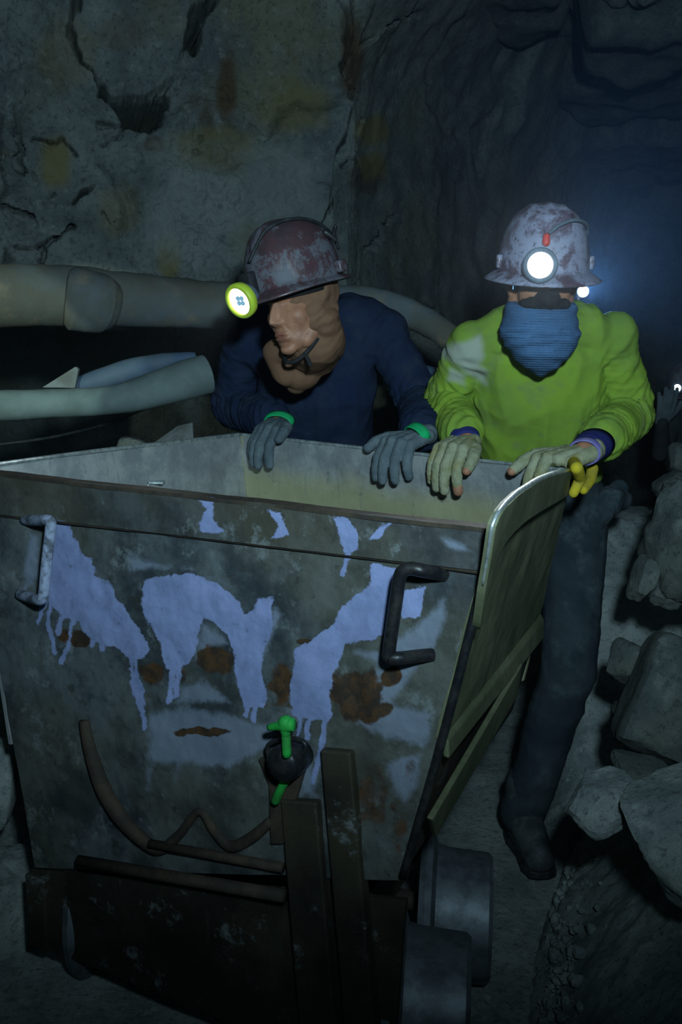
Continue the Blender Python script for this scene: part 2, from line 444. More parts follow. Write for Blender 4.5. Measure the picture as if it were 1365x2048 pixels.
# ------------------------------------------------------------------ structure: rock walls, floor, roof
def resample(path, n):
    path = np.array(path, float); L = np.r_[0, np.cumsum(np.linalg.norm(np.diff(path, axis=0), axis=1))]
    t = np.asarray(n) * L[-1] if hasattr(n, '__len__') else np.linspace(0, L[-1], n)
    # rounded polyline
    q = np.stack([np.interp(t, L, path[:, k]) for k in (0, 1)], 1)
    return q
def rock_attr(co, stains=(), ochres=(), pales=()):
    q = proj(co); out = {}
    for key, lst in (('stain', stains), ('ochre', ochres), ('pale', pales)):
        a = np.zeros(len(co))
        for x, y, rx, ry, f in lst:
            d = np.sqrt(((q[:, 0]-x)/rx)**2 + ((q[:, 1]-y)/ry)**2) + .25*fbm(co, 9, 4)
            a = np.maximum(a, f * (1 - smooth(.55, 1.15, d)))
        out[key] = a
    return out

WPATH = [(-3.2, .2), (-2.3, 2.2), (-1.7, 3.1), (-1.1, 3.5), (-.45, 3.68), (.06, 3.80), (.16, 3.92), (.24, 4.15), (.75, 5.2), (1.5, 6.8), (2.6, 9.4)]
_P = np.array(WPATH); _L = np.r_[0, np.cumsum(np.linalg.norm(np.diff(_P, axis=0), axis=1))]
_a, _b, _e = (_L[3] - .12)/_L[-1], _L[7]/_L[-1], _L[9]/_L[-1]      # the stretch of wall nearest the light is meshed finest
_t = np.concatenate([np.linspace(0, _a, 60, endpoint=False), np.linspace(_a, _b, 420, endpoint=False), np.linspace(_b, _e, 110, endpoint=False), np.linspace(_e, 1, 40)])
zz = np.concatenate([np.linspace(-.05, 1.46, 50, endpoint=False), np.linspace(1.46, 2.78, 320, endpoint=False), np.linspace(2.78, 3.3, 24)])
NS, NZ = len(_t), len(zz)
wp = resample(WPATH, _t)
for _ in range(4): wp[1:-1] = .25*wp[:-2] + .5*wp[1:-1] + .25*wp[2:]
tan = np.gradient(wp, axis=0); tan /= np.linalg.norm(tan, axis=1)[:, None]
win = np.stack([tan[:, 1], -tan[:, 0]], 1)                      # into the tunnel
X = np.zeros((NS, NZ, 3)); X[..., 0] = wp[:, None, 0]; X[..., 1] = wp[:, None, 1]; X[..., 2] = zz[None]
N3 = np.zeros((NS, NZ, 3)); N3[..., 0] = win[:, None, 0]; N3[..., 1] = win[:, None, 1]
co = X.reshape(-1, 3); nn = N3.reshape(-1, 3)
q = proj(co)
front = co[:, 1] > 1.2
warp = np.stack([fbm(co, 2.2, 4), fbm(co + 31, 2.2, 4), fbm(co + 77, 2.2, 4)], 1) * .10
# bedding blocks: tilted facets of different heights with joints between them
d1, d2, val = cellular((co + warp) * V(1, 1, .62), 1.35, 5)
joint = smooth(.0, .10, d2 - d1)
h = .13 * (val - .5) * smooth(.02, .2, d2 - d1)
h += .05 * fbm(co + warp, 1.1, 3) + .010 * fbm(co, 4.5, 5)
rough_zone = np.exp(-((q[:, 0] - 400) / 130) ** 2) * smooth(-100, 300, q[:, 1]) + .8 * np.exp(-((q[:, 0] - 40) / 45) ** 2)
rdg = 1 - np.abs(fbm(co + warp * .5, 13, 5))
h += (.003 + .013 * rough_zone) * fbm(co, 20, 5) + rough_zone * .012 * (rdg - .8)
pits = cellular(co + warp * .2 + .022 * np.stack([fbm(co, 26, 3), fbm(co + 5, 26, 3), fbm(co + 8, 26, 3)], 1), 19, 9)
h -= .020 * smooth(.30, .12, pits[0]) * (pits[2] > .72) * np.clip(rough_zone + .08, 0, 1)
# the cracks and hollows the photograph shows
qj = q + np.stack([fbm(co, 14, 5), fbm(co + 50, 14, 5)], 1) * 9
cvar = fbm(co + 12, 11, 3)
def crack(pts, width, depth):
    global h; depth = depth * 1.9
    d = seg_dist(qj, pts); wd = width*np.clip(.62 + 1.0*cvar, .12, 1.5); h = h - np.where(front, depth*np.clip(wd/width + .3, 0, 1)*smooth(wd, wd*.35, d), 0)
def hollow(poly, depth, soft=7):
    global h; depth = depth * 3.0
    h = h - np.where(front, depth * smooth(-soft, soft, poly_sd(qj, poly)), 0)
crack([(153,0),(146,50),(145,86),(162,108),(185,132),(200,168),(216,196)], 11, .09)
hollow([(205,165),(216,192),(240,197),(268,196),(285,201),(330,192),(325,215),(315,245),(300,258),(262,250),(225,208)], .28)
crack([(262,198),(300,190),(325,180),(345,160),(355,120),(372,85)], 8, .04)
hollow([(385,22),(428,-5),(402,60),(390,102),(374,80)], .22)
crack([(70,268),(95,276),(128,266),(150,297)], 7, .05)
crack([(198,242),(236,251),(262,246)], 7, .05); crack([(258,252),(230,279),(204,283)], 5, .03)
crack([(72,406),(110,384)], 5, .03)
hollow([(146,404),(160,388),(186,370),(180,388)], .10, 5)
crack([(48,496),(85,483),(112,468),(142,446)], 8, .07); crack([(86,488),(80,522)], 7, .06)
hollow([(20,520),(28,505),(42,520)], .06, 6)
crack([(16,406),(52,416),(72,440),(64,462)], 6, .05)
crack([(8,225),(15,300),(20,400)], 6, .05); crack([(35,200),(45,300),(50,350)], 7, .04)
crack([(210,430),(225,445),(240,432)], 5, .03)
crack([(665,10),(690,60),(706,120),(716,160),(712,215)], 13, .06)
hollow([(690,60),(720,100),(725,150),(702,200),(690,150)], .05, 14)
crack([(700,326),(744,304)], 5, .05); crack([(668,404),(694,380)], 6, .05)
crack([(745,105),(775,62),(830,30)], 9, .02); crack([(770,290),(802,262),(806,230)], 6, .02)
crack([(820,500),(872,418)], 6, .02); crack([(776,590),(802,556)], 6, .03)
# the step where the near face ends and the rock goes back
step = np.interp(q[:, 1], [0, 100, 160, 270, 300, 400, 455, 640], [690, 705, 716, 690, 668, 665, 640, 600])
h -= np.where(front & (q[:, 0] > 500), .14 * smooth(-4, 14, q[:, 0] - step + 5 * fbm(co, 10, 3)) * smooth(-60, 150, q[:, 1]), 0)
# undercut behind the hoses
h -= 4.0 * smooth(1.66, 1.50, co[:, 2] + .04 * fbm(co, 3, 3)) * (co[:, 0] < .6)
# overhang towards the roof
h += .25 * smooth(2.3, 3.3, co[:, 2])
h -= .014 * (1 - joint)
co = co + nn * h[:, None]
co[:, 2] += .02 * fbm(co, 6, 3) * (zz[None].repeat(NS, 0).ravel() > .1)
att = rock_attr(co, [(455,180,26,75,.8),(705,110,30,90,.8),(735,350,40,45,.6),(310,290,22,18,.7),(240,70,60,40,.35),(415,240,22,40,.5)],
                [(742,262,40,38,.8),(745,330,34,34,.7),(590,215,80,60,.55),(340,520,28,55,.75),(235,420,50,60,.35),(170,560,60,30,.3),(110,330,40,60,.75),(430,300,90,60,.5),(130,110,70,80,.3),(500,480,60,40,.4)],
                [(400,430,110,130,.75),(560,390,110,130,.55),(330,330,40,60,.4),(650,430,22,40,.5)])
lw = grid_obj('wall_left', co.reshape(NS, NZ, 3)[:, ::-1], M['rock'], attrs={k: a.reshape(NS, NZ)[:, ::-1].ravel() for k, a in att.items()})
tag(lw, kind='structure')

def rock_grid(name, path, z0, z1, ns, nz, mat, amp=.1, seed=0, lean=0.):
    p = resample(path, ns)
    for _ in range(3): p[1:-1] = .25*p[:-2] + .5*p[1:-1] + .25*p[2:]
    t = np.gradient(p, axis=0); t /= np.linalg.norm(t, axis=1)[:, None]; nrm = np.stack([-t[:, 1], t[:, 0]], 1)
    z = np.linspace(z0, z1, nz); G = np.zeros((ns, nz, 3)); G[..., :2] = p[:, None]; G[..., 2] = z
    c = G.reshape(-1, 3); n3 = np.concatenate([np.repeat(nrm, nz, 0), np.zeros((ns*nz, 1))], 1)
    d1, d2, v = cellular(c + .1*fbm(c, 2, 3)[:, None], 1.5, seed)
    hh = amp*(v - .5)*2*smooth(.02, .25, d2 - d1) + .5*amp*fbm(c, 2.5, 5) - .6*amp*(1 - smooth(0, .1, d2 - d1)) + lean*(c[:, 2] - z0)/(z1 - z0)
    c = c + n3*hh[:, None]
    o = grid_obj(name, c.reshape(ns, nz, 3), mat); tag(o, kind='structure'); return o
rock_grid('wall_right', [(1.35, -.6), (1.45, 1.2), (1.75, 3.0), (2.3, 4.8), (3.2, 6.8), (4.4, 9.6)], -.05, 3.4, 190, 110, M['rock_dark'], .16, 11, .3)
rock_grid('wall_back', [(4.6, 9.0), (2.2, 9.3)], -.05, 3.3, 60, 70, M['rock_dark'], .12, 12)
# roof: a sheet of slabs hung between the walls
nx, ny = 170, 200
G = np.zeros((nx, ny, 3)); yy = np.linspace(-.6, 9.8, ny); xl = np.interp(yy, [-.6, 2.2, 3.5, 4.2, 9.8], [-3.4, -2.6, -1.4, -.2, 2.2]); xr = np.interp(yy, [-.6, 3, 9.8], [1.6, 2.1, 4.9])
uu = np.linspace(0, 1, nx)
G[..., 0] = xl[None] + (xr - xl)[None]*uu[:, None]; G[..., 1] = yy[None]; G[..., 2] = 3.02 - .02*(yy[None] - 3)
c = G.reshape(-1, 3); d1, d2, v = cellular((c + .12*fbm(c, 2, 3)[:, None])*V(1, .8, 1), 1.25, 21)
c[:, 2] += -.22*(v - .5)*2*smooth(.02, .2, d2 - d1) + .10*(1 - smooth(0, .12, d2 - d1)) + .05*fbm(c, 3, 5)
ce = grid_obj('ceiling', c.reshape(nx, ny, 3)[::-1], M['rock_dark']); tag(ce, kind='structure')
# floor
nx, ny = 150, 220
G = np.zeros((nx, ny, 3)); yy = np.linspace(-.6, 9.6, ny); xl = np.interp(yy, [-.6, 2.2, 3.5, 4.2, 9.6], [-3.3, -2.9, -2.1, -1.0, 1.8]); xr = np.interp(yy, [-.6, 3, 9.8], [1.9, 2.3, 5.0])
G[..., 0] = xl[None] + (xr - xl)[None]*np.linspace(0, 1, nx)[:, None]; G[..., 1] = yy[None]
c = G.reshape(-1, 3)
side = smooth(-.95, -1.5, c[:, 0] - .35*(c[:, 1] - 2.2))
c[:, 2] = np.minimum(0, -.006 + .012*fbm(c, 2.5, 4)) + side*(.35 + .05*fbm(c, 6, 4)) 
fl = grid_obj('floor', c.reshape(nx, ny, 3), M['muck']); tag(fl, kind='structure')

# bank of fine waste along the right side
BASE = [(.22, 1.2), (.37, 1.75), (.50, 2.26), (.66, 2.66), (.86, 3.3), (1.12, 4.2), (1.7, 5.8), (3.1, 9.2)]
def base_x(y): return np.interp(y, [b[1] for b in BASE], [b[0] for b in BASE])
def bank_z(x, y):
    d = (x - base_x(y))*.93
    k = np.interp(y, [1.2, 2.2, 3, 5], [1.15, 1.15, 1.35, 1.3])
    side = k*np.clip(d, -.05, None) - .18*k*np.clip(d - .5, 0, None)
    heap = np.interp(y, [2.70, 2.76, 3.55, 4.1, 4.9], [-.05, .0, .88, .80, -.05])*smooth(-.02, .16, x - (.585 + .16*(y - 2.7)))
    return np.maximum(side, heap)
nt, nd = 260, 110
yb = np.concatenate([np.linspace(.9, 3.6, 190, endpoint=False), np.linspace(3.6, 9.2, 70)]); dd = np.concatenate([np.linspace(-.20, .5, 70, endpoint=False), np.linspace(.5, 1.15, 40)])
G = np.zeros((nt, nd, 3)); G[..., 1] = yb[:, None]; G[..., 0] = base_x(yb)[:, None] + dd[None]
c = G.reshape(-1, 3); c[:, 0] += .05*fbm(c, 3, 4); c[:, 2] = bank_z(c[:, 0], c[:, 1])
lump = smooth(0, .1, c[:, 2]); c[:, 2] -= .03*(lump < .01)
c[:, 2] += lump*(.035*fbm(c, 3.2, 4) + .010*fbm(c, 14, 4) + .004*fbm(c, 45, 3))
edge = np.exp(-((c[:, 2] - .05)/.06)**2)
pd = cellular(c, 20, 3); c[:, 2] += edge*.022*smooth(.5, .2, pd[0])*(pd[2] > .35)
bk = grid_obj('waste_bank', c.reshape(nt, nd, 3)[::-1], M['muck'])
tag(bk, 'grey bank of fine waste rock sloping up from the tunnel floor', 'waste rock', kind='stuff')

# ------------------------------------------------------------------ rocks
def rock(name, c, r, rot, seed, mat, label, group=None, cuts=9, flat=.78, sub=4, amp=.05, pw=5):
    """faceted stone: a sphere clipped by random planes, then roughened"""
    rs = np.random.RandomState(seed); mb = MB(); n = 24 if sub < 4 else 56
    mb.ell((0,0,0), (1,1,1), None, n, n//2 + 1); v = np.concatenate(mb.v)
    v = v/((np.abs(v)**pw).sum(1)**(1/pw))[:, None]                  # blocky to begin with
    for k in range(cuts):
        d = unit(rs.normal(size=3)); o = flat*1.22 + rs.uniform(-.16, .14); e = v @ d; v = v - np.clip(e - o, 0, None)[:, None]*d
    v = v*(1 + amp*fbm(v + seed, 2.2, 4)[:, None] + .35*amp*fbm(v + seed, 7, 3)[:, None])
    R = np.array(Euler([math.radians(a) for a in rot]).to_matrix()); v = (v*r) @ R.T
    o = mesh_obj(name, v, mb.f, mat); o.location = c
    e = o.modifiers.new('split', 'EDGE_SPLIT'); e.split_angle = math.radians(38)
    tag(o, label, 'rock', group); return o
MR = M['rock_pale']
def rk(px, py, Y, r, rot, seed, label, mat=MR, group='boulders along the waste bank', **k):
    return rock('boulder', P(px, py, Y), r, rot, seed, mat, label, group, **k)
rk(1390, 1085, 2.62, (.125, .13, .15), (8, 12, 20), 4, 'big cream boulder jutting over a dark hollow, highest of the large ones', flat=.80, pw=4, amp=.07)
rk(1291, 1160, 2.56, (.027, .045, .064), (0, 14, 10), 5, 'small upright pointed stone leaning on the big cream boulder', flat=.7)
rk(1333, 1178, 2.58, (.042, .045, .044), (20, 5, 0), 6, 'squat stone wedged beneath the big cream boulder')
rk(1256, 1326, 2.46, (.044, .05, .052), (10, 30, 40), 8, 'yellow-stained stone perched at the top corner of the large slab', mat=M['rock'])
rk(1372, 1412, 2.30, (.135, .12, .148), (-16, 20, -14), 9, 'large flat-faced grey slab standing on the waste bank above a crevice', flat=.95, cuts=5, amp=.025, pw=9)
rk(1292, 1548, 2.06, (.070, .06, .016), (24, 16, 10), 10, 'thin tilted plate of rock lodged in the dark crevice', flat=.85, mat=M['rock'], pw=7)
rk(1210, 1600, 1.98, (.075, .07, .035), (12, -24, 20), 18, 'low flat stone bedded in the bank just below the crevice', flat=.8, mat=M['muck'])
rk(1400, 1650, 1.84, (.15, .16, .052), (14, -22, 20), 13, 'broad smooth boulder half buried in the bank below the crevice', flat=.75, cuts=6, amp=.03, mat=M['muck'])
rk(1343, 972, 3.3, (.055, .06, .035), (0, -30, 0), 14, 'slanting pale stone lying behind the big cream boulder')
rk(1368, 918, 3.6, (.06, .06, .05), (0, 20, 30), 15, 'small faint stone farthest back up the bank')
rk(1255, 1432, 2.42, (.03, .05, .03), (0, 40, 10), 19, 'dark little stone at the left foot of the large slab', mat=M['rock_dark'])
rk(-12, 1565, 2.35, (.055, .06, .11), (0, 8, 0), 16, 'rounded greenish stone standing beside the left end of the cart', mat=M['muck'], group='stones beside the cart')
rk(-14, 1830, 2.30, (.11, .12, .15), (0, 10, 30), 17, 'rough grey-green boulder by the lower corner of the cart', mat=M['muck'], group='stones beside the cart', amp=.09)
mb = MB(); rs = np.random.RandomState(5)
for k in range(260):
    y = 1.75 + 1.05*rs.rand(); d = abs(rs.normal(0, .045)) + .012; x = base_x(y) + d + .02; r0 = .004 + .014*rs.rand()**2.5
    z = max(.0, float(bank_z(np.array([x]), np.array([y]))[0])) + r0*.3; m1 = MB(); m1.ell((0,0,0), (1,1,1), None, 7, 5); v = np.concatenate(m1.v)
    for j in range(4):
        dr = unit(rs.normal(size=3)); v = v - np.clip(v @ dr - .6, 0, None)[:, None]*dr
    mb.add(v*r0*(.7 + .6*rs.rand(3)) + V(x, y, z), m1.f)
tag(mb.build('loose_gravel', M['muck'], None, False), 'loose gravel scattered along the foot of the waste bank', 'gravel', kind='stuff')
# stones and board behind the cart, under the hoses
rock('stone', P(268, 893, 3.25), (.05, .04, .03), (0, 20, 0), 51, M['rock'], 'low stone peeping over the bright rim under the hoses', 'stones under the hoses', sub=3)
rock('stone', P(243, 905, 3.2), (.03, .03, .02), (0, 0, 40), 52, M['rock'], 'smaller of the stones behind the bright rim', 'stones under the hoses', sub=3)

# ------------------------------------------------------------------ mine cart
ZR = 1.2
cA, cB = PZ(-60, 938, ZR), PZ(992, 1055, ZR)
cC, cD = PZ(1142, 944, ZR), PZ(480, 871, ZR)
NF = unit(np.cross(cB - cA, V(0, 0, 1)))                     # out of the front, towards the party
EF = unit(cB - cA); UP = V(0, 0, 1)
def F(x, y, out=0.): return PP(x, y, cA + NF*out, NF)       # a point of the front plane
nearlow = F(885, 1480)
NS_ = unit(np.cross(cC - cB, nearlow - cB)); NS_ = NS_ if NS_[0] > 0 else -NS_   # out of the side facing the bank
def SD(x, y, out=0.): return PP(x, y, cB + NS_*out, NS_)
farlow = SD(1080, 1240)
EB = unit(cC - cD); NB = unit(np.cross(cC - cD, V(0, 0, 1)))   # far end plate, its inner face looks at the camera
NB = NB if NB[1] < 0 else -NB
lowL = F(20, 1500); botL, botR = F(70, 1735), F(806, 1760)
cart = empty('mine_cart', (float((cA+cB+cC+cD)[0]/4), float((cA+cB+cC+cD)[1]/4), 0))
tag(cart, 'rust-stained steel mine cart splashed with dripping lavender paint', 'mine cart')

# --- paint and rust as the photograph shows them (positions on the front plate)
PAINT = [[(100,1040),(118,1038),(138,1050),(146,1076),(166,1106),(188,1132),(190,1152),(214,1160),(236,1200),(266,1242),(297,1284),(297,1300),(285,1318),(262,1326),(240,1300),(200,1285),(170,1265),(152,1240),(125,1235),(105,1210),(88,1195),(94,1120)],
 [(288,1165),(330,1150),(385,1147),(435,1165),(475,1198),(495,1232),(508,1222),(512,1200),(545,1195),(548,1250),(530,1300),(520,1335),(538,1400),(530,1414),(488,1414),(475,1365),(470,1310),(455,1270),(430,1242),(402,1236),(398,1285),(378,1326),(350,1346),(330,1336),(322,1285),(300,1252),(284,1210)],
 [(742,1130),(788,1134),(786,1200),(770,1270),(740,1285),(692,1290),(672,1340),(662,1395),(665,1425),(650,1445),(610,1440),(584,1430),(580,1380),(590,1330),(588,1300),(620,1280),(660,1260),(680,1220),(710,1190),(742,1172)],
 [(800,1182),(852,1172),(842,1232),(806,1236)],
 [(390,995),(425,997),(427,1040),(450,1066),(400,1062),(394,1042),(415,1016)], [(535,1020),(560,1022),(582,1072),(543,1076),(556,1050)],
 [(666,1030),(692,1036),(716,1070),(718,1100),(690,1106)], [(768,1050),(788,1048),(764,1074),(740,1078)]]
DRIPS = [[(102,1200),(98,1250),(108,1304)],[(124,1232),(118,1268)],[(145,1238),(138,1290),(122,1324)],[(90,1205),(74,1246)],[(190,1270),(184,1292)],[(207,1280),(203,1298)],[(262,1320),(272,1390),(290,1440)],[(272,1325),(282,1400),(288,1460)],
 [(343,1340),(340,1402)],[(360,1335),(352,1392)],[(345,1335),(347,1370)],[(600,1438),(598,1470)],[(620,1438),(617,1478)],[(650,1440),(642,1500),(628,1562)],[(700,1105),(684,1150)],[(497,1410),(492,1430)],[(512,1412),(508,1436)]]
FAINT = [[(292,1418),(370,1408),(470,1424),(560,1440),(566,1500),(520,1512),(470,1540),(420,1545),(385,1530),(340,1535),(300,1542),(284,1510)],
 [(400,1240),(440,1250),(465,1292),(440,1300),(400,1330),(380,1325)],[(350,1370),(400,1350),(470,1400),(480,1420),(350,1410)],[(548,1200),(570,1230),(545,1300),(528,1340),(520,1300)],[(860,1060),(930,1085),(960,1110),(900,1105)],
 [(690,1300),(760,1290),(830,1240),(900,1180),(905,1240),(850,1330),(800,1400),(880,1420),(850,1500),(760,1480),(700,1450),(740,1330)],[(760,1520),(850,1500),(845,1580),(810,1620),(770,1560)],[(580,1480),(630,1500),(640,1600),(600,1600),(575,1540)],[(55,1060),(90,1060),(80,1180),(30,1200)],[(240,1100),(380,1130),(520,1190),(380,1145),(260,1150)]]
FDRIP = [[(300,1540),(295,1577)],[(358,1525),(353,1562)],[(640,1500),(628,1570),(622,1600)],[(350,1450),(352,1500)],[(400,1460),(404,1500)],[(428,1460),(424,1500)]]
RUST = [(720,1388,50,56,1),(782,1352,26,22,.9),(768,1420,26,18,.8),(430,1322,42,30,.95),(305,1345,26,30,.8),(368,1350,16,22,.7),(160,1276,22,18,.9),(125,1270,20,16,.7),(560,1375,24,52,.75),(615,1282,34,9,.9),(745,1600,40,90,.6),(700,1530,30,70,.5),(800,1660,30,80,.6),(410,1462,60,9,.9),
        (330,1620,70,60,.4),(640,1330,20,20,.4),(200,1330,60,40,.4),(560,1410,50,10,.6),(665,1150,60,50,.3),(300,1390,40,16,.5),(30,1300,40,80,.4),(860,1480,30,60,.4),(250,1560,60,80,.4),(820,1560,22,60,.5)]
def panel_attr(co):
    q = proj(co); k = {}
    wob = np.stack([fbm(co, 22, 3), fbm(co + 9, 22, 3)], 1)*5
    qq = q + wob
    sd = np.full(len(q), -1e3)
    for p in PAINT: sd = np.maximum(sd, poly_sd(qq, p))
    for p in DRIPS: sd = np.maximum(sd, 5.0 - seg_dist(qq, p))
    k['paint'] = np.clip(.5 + sd/34, 0, 1)
    sd = np.full(len(q), -1e3)
    for p in FAINT: sd = np.maximum(sd, poly_sd(qq, p) - 6)
    for p in FDRIP: sd = np.maximum(sd, 4.5 - seg_dist(q + wob*.3, p))
    k['faint'] = np.clip(.5 + sd/60, 0, .85)
    r = np.zeros(len(q))
    for x, y, rx, ry, f in RUST:
        r = np.maximum(r, f*(1 - smooth(.35, 1.6, np.hypot((qq[:, 0]-x)/rx, (qq[:, 1]-y)/ry) + .45*fbm(co, 11, 4) + .2*fbm(co, 40, 3))))
    k['rust'] = np.clip(r, 0, .95)
    return k
def plate(name, p00, p10, p11, p01, nu, nv, thick, nrm, mat, dent=.004, attrs=True, parent=cart):
    G = bil(p00, p10, p11, p01, nu, nv); c = G.reshape(-1, 3)
    if dent: c += np.asarray(nrm)*(dent*fbm(c, 4, 4) + .25*dent*fbm(c, 18, 3))[:, None]
    return grid_obj(name, G, mat, parent, thick, nrm, panel_attr(c) if attrs else None)
# front plate, band along its top, weld bead
bL, bR = F(-58, 1020), F(966, 1141)
tL, tR = F(-62, 990), F(973, 1110)
plate('front_plate', botL, botR, tR, tL, 300, 260, .008, NF, M['steel_front'], .006)
# U-shaped lower edge of the tub plate, raised in two lobes
plate('rim_band', F(-58, 1022, .014), F(963, 1142, .014), cB + NF*.014, cA + NF*.014, 300, 40, .012, NF, M['steel_band'], .003)
plate('rim_cap', cA + NF*.016, cB + NF*.016, cB - NF*.012 + UP*.002, cA - NF*.012 + UP*.002, 160, 6, .007, UP, M['iron_rust'], .002)
MB().tube([F(-55, 1023, .004), F(300, 1062, .004), F(560, 1092, .005), F(800, 1121, .004), F(962, 1143, .004)], .006, 8, sub=12).build('weld_bead', M['iron_rust'], cart)
# far end plate and the side plate away from the bank, inner faces seen over the rim
def inner_attr(co):
    q = proj(co); n = fbm(co, 7, 4)
    line = np.interp(q[:, 0], [470, 500, 600, 800, 1060], [905, 930, 940, 975, 1010])
    o = smooth(-25, 40, q[:, 1] - line + 18*n)*.85 + .5*(np.abs(q[:, 0]-478) < 10 + 5*n)
    return {'ochre': np.clip(o, 0, 1)}
lD, lC = cD - UP*.62 + EB*.10, cC + (farlow - cC)*(.62/(cC[2] - farlow[2])) - EB*.012
G = bil(lD, lC, cC, cD, 120, 70); c = G.reshape(-1, 3); c += NB*(.004*fbm(c, 4, 4))[:, None]
grid_obj('end_plate', G, M['steel_inner'], cart, .009, NB, inner_attr(c))
ESL = unit(cA - cD); NSL = unit(np.cross(ESL, UP)); NSL = NSL if NSL[0] > 0 else -NSL
lA = cA - UP*.62 + EF*.09
G = bil(lA, lD, cD, cA, 120, 70); c = G.reshape(-1, 3); c += NSL*(.004*fbm(c, 4, 4))[:, None]
grid_obj('side_plate', G, M['steel_inner'], cart, .009, NSL, {'ochre': np.zeros(len(c))})
MB().tube([cA + UP*.002, cA*.6 + cD*.4 + UP*.006, cA*.3 + cD*.7 + UP*.004, cD + UP*.004], .0055, 8, sub=14).build('worn_rim', M['steel_edge'], cart)['label'] = 'bright worn bare steel rim edge'
MB().tube([cD + UP*.004, cD*.5 + cC*.5 + UP*.003, cC + UP*.004], .005, 8, sub=14).build('end_rim', M['steel_edge'], cart)
# clip welded inside
kc = PP(312, 964, cA + NSL*.02, NSL); MB().box(kc, (.045, .035, .006)).box(kc - V(.02, 0, .02), (.006, .035, .045)).build('bracket', M['steel_edge'], cart, False)
# side plate facing the bank: outer skin down to the crease, then the inward slope
G = bil(nearlow, farlow, SD(1142, 944), cB, 90, 90); c = G.reshape(-1, 3); c += NS_*(.006*fbm(c, 3.5, 4))[:, None]
grid_obj('outer_side_plate', G, M['steel_side'], cart, .009, NS_)
IN = -NS_*V(1, 1, 0); IN = unit(IN)
slope_n = F(808, 1742) - NF*.014; slope_f = farlow + (slope_n - nearlow)
sl_n = unit(np.cross(farlow - nearlow, slope_n - nearlow)); sl_n = sl_n if sl_n[0] > 0 else -sl_n
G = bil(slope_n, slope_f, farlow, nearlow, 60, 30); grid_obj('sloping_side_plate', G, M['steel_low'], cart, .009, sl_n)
# crease bar: an angle iron running along the fold
MB().hexa([nearlow - UP*.03 + NS_*.002, farlow - UP*.045 + NS_*.002, farlow - UP*.045 + NS_*.014, nearlow - UP*.03 + NS_*.014,
           nearlow + UP*.008 + NS_*.002, farlow + UP*.02 + NS_*.002, farlow + UP*.004 + NS_*.012, nearlow + UP*.004 + NS_*.012]).build('crease_bar', M['steel_side'], cart, False, .004)
# curved reinforcing strip along the upper edge of that side
top = [(961,1255),(972,1180),(984,1110),(992,1056),(1002,1031),(1018,1010),(1040,989),(1080,963),(1110,951),(1143,943)]
bot = [(962,1260),(978,1180),(994,1120),(1012,1086),(1030,1064),(1052,1043),(1070,1031),(1092,1017),(1112,1006),(1138,990)]
def strip(out):
    k = np.linspace(0, 1, 40); a = []
    for row in (bot, top):
        row = np.array(row, float); L = np.r_[0, np.cumsum(np.linalg.norm(np.diff(row, axis=0), axis=1))]; L /= L[-1]
        a.append([SD(np.interp(t, L, row[:, 0]), np.interp(t, L, row[:, 1]), out) for t in k])
    a = np.array(a)
    return np.stack([a[0]*(1-j) + a[1]*j for j in np.linspace(0, 1, 8)], 1)
grid_obj('edge_strip', strip(.018), M['steel_side'], cart, .014, NS_, {'ochre': np.zeros(320)})
sp = strip(.018)[8:, -1]
MB().tube(list(sp + UP*.001 - NS_*.006), list(np.linspace(.002, .0062, len(sp))), 8).build('strip_rim', M['steel_edge'], cart)['label'] = 'bright worn steel lip along the curved strip'
# floor of the tub
mid = .58
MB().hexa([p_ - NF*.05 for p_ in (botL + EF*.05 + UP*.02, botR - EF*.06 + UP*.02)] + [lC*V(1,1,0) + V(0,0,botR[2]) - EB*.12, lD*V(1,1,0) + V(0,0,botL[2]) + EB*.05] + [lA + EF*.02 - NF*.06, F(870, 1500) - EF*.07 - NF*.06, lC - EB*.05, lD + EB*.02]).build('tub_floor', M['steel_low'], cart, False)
# corner iron down the edge of the front plate
MB().tube([F(978, 1100, .006), F(962, 1180, .006), F(885, 1480, .006), F(806, 1755, .006)], .008, 8, sub=6).build('corner_iron', M['iron'], cart)
# lower reinforcement of the front: raised two-lobed lip, widened dark for its shadow
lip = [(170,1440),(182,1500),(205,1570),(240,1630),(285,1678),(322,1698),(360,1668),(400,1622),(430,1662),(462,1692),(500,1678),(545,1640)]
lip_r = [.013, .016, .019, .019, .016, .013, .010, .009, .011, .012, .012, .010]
MB().tube([F(x, y, .003) for x, y in lip], lip_r, 10, sub=5).build('tub_lip_and_shadow', M['iron_rust'], cart)
pts = [(185,1440),(200,1520),(230,1592),(275,1652),(322,1688),(400,1610),(462,1682),(540,1630),(560,1560),(520,1520),(380,1535),(250,1480)]
# upright bearer and its neighbour
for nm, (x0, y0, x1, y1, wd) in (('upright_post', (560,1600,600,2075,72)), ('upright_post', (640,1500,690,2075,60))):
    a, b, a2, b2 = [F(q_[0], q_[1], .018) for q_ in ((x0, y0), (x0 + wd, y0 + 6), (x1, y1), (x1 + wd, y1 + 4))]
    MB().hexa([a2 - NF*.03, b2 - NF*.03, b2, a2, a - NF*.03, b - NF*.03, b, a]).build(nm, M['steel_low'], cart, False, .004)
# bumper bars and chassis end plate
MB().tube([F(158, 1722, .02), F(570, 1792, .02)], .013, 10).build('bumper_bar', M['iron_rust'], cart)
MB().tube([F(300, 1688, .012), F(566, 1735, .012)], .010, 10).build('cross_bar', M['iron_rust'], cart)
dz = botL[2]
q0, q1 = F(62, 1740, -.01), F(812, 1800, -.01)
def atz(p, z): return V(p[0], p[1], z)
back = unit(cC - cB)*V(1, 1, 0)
plate('chassis_plate', atz(F(75, 2100), .10), atz(q1 - EF*.02, .10), q1, q0, 60, 40, .012, NF, M['steel_low'], .004, False)
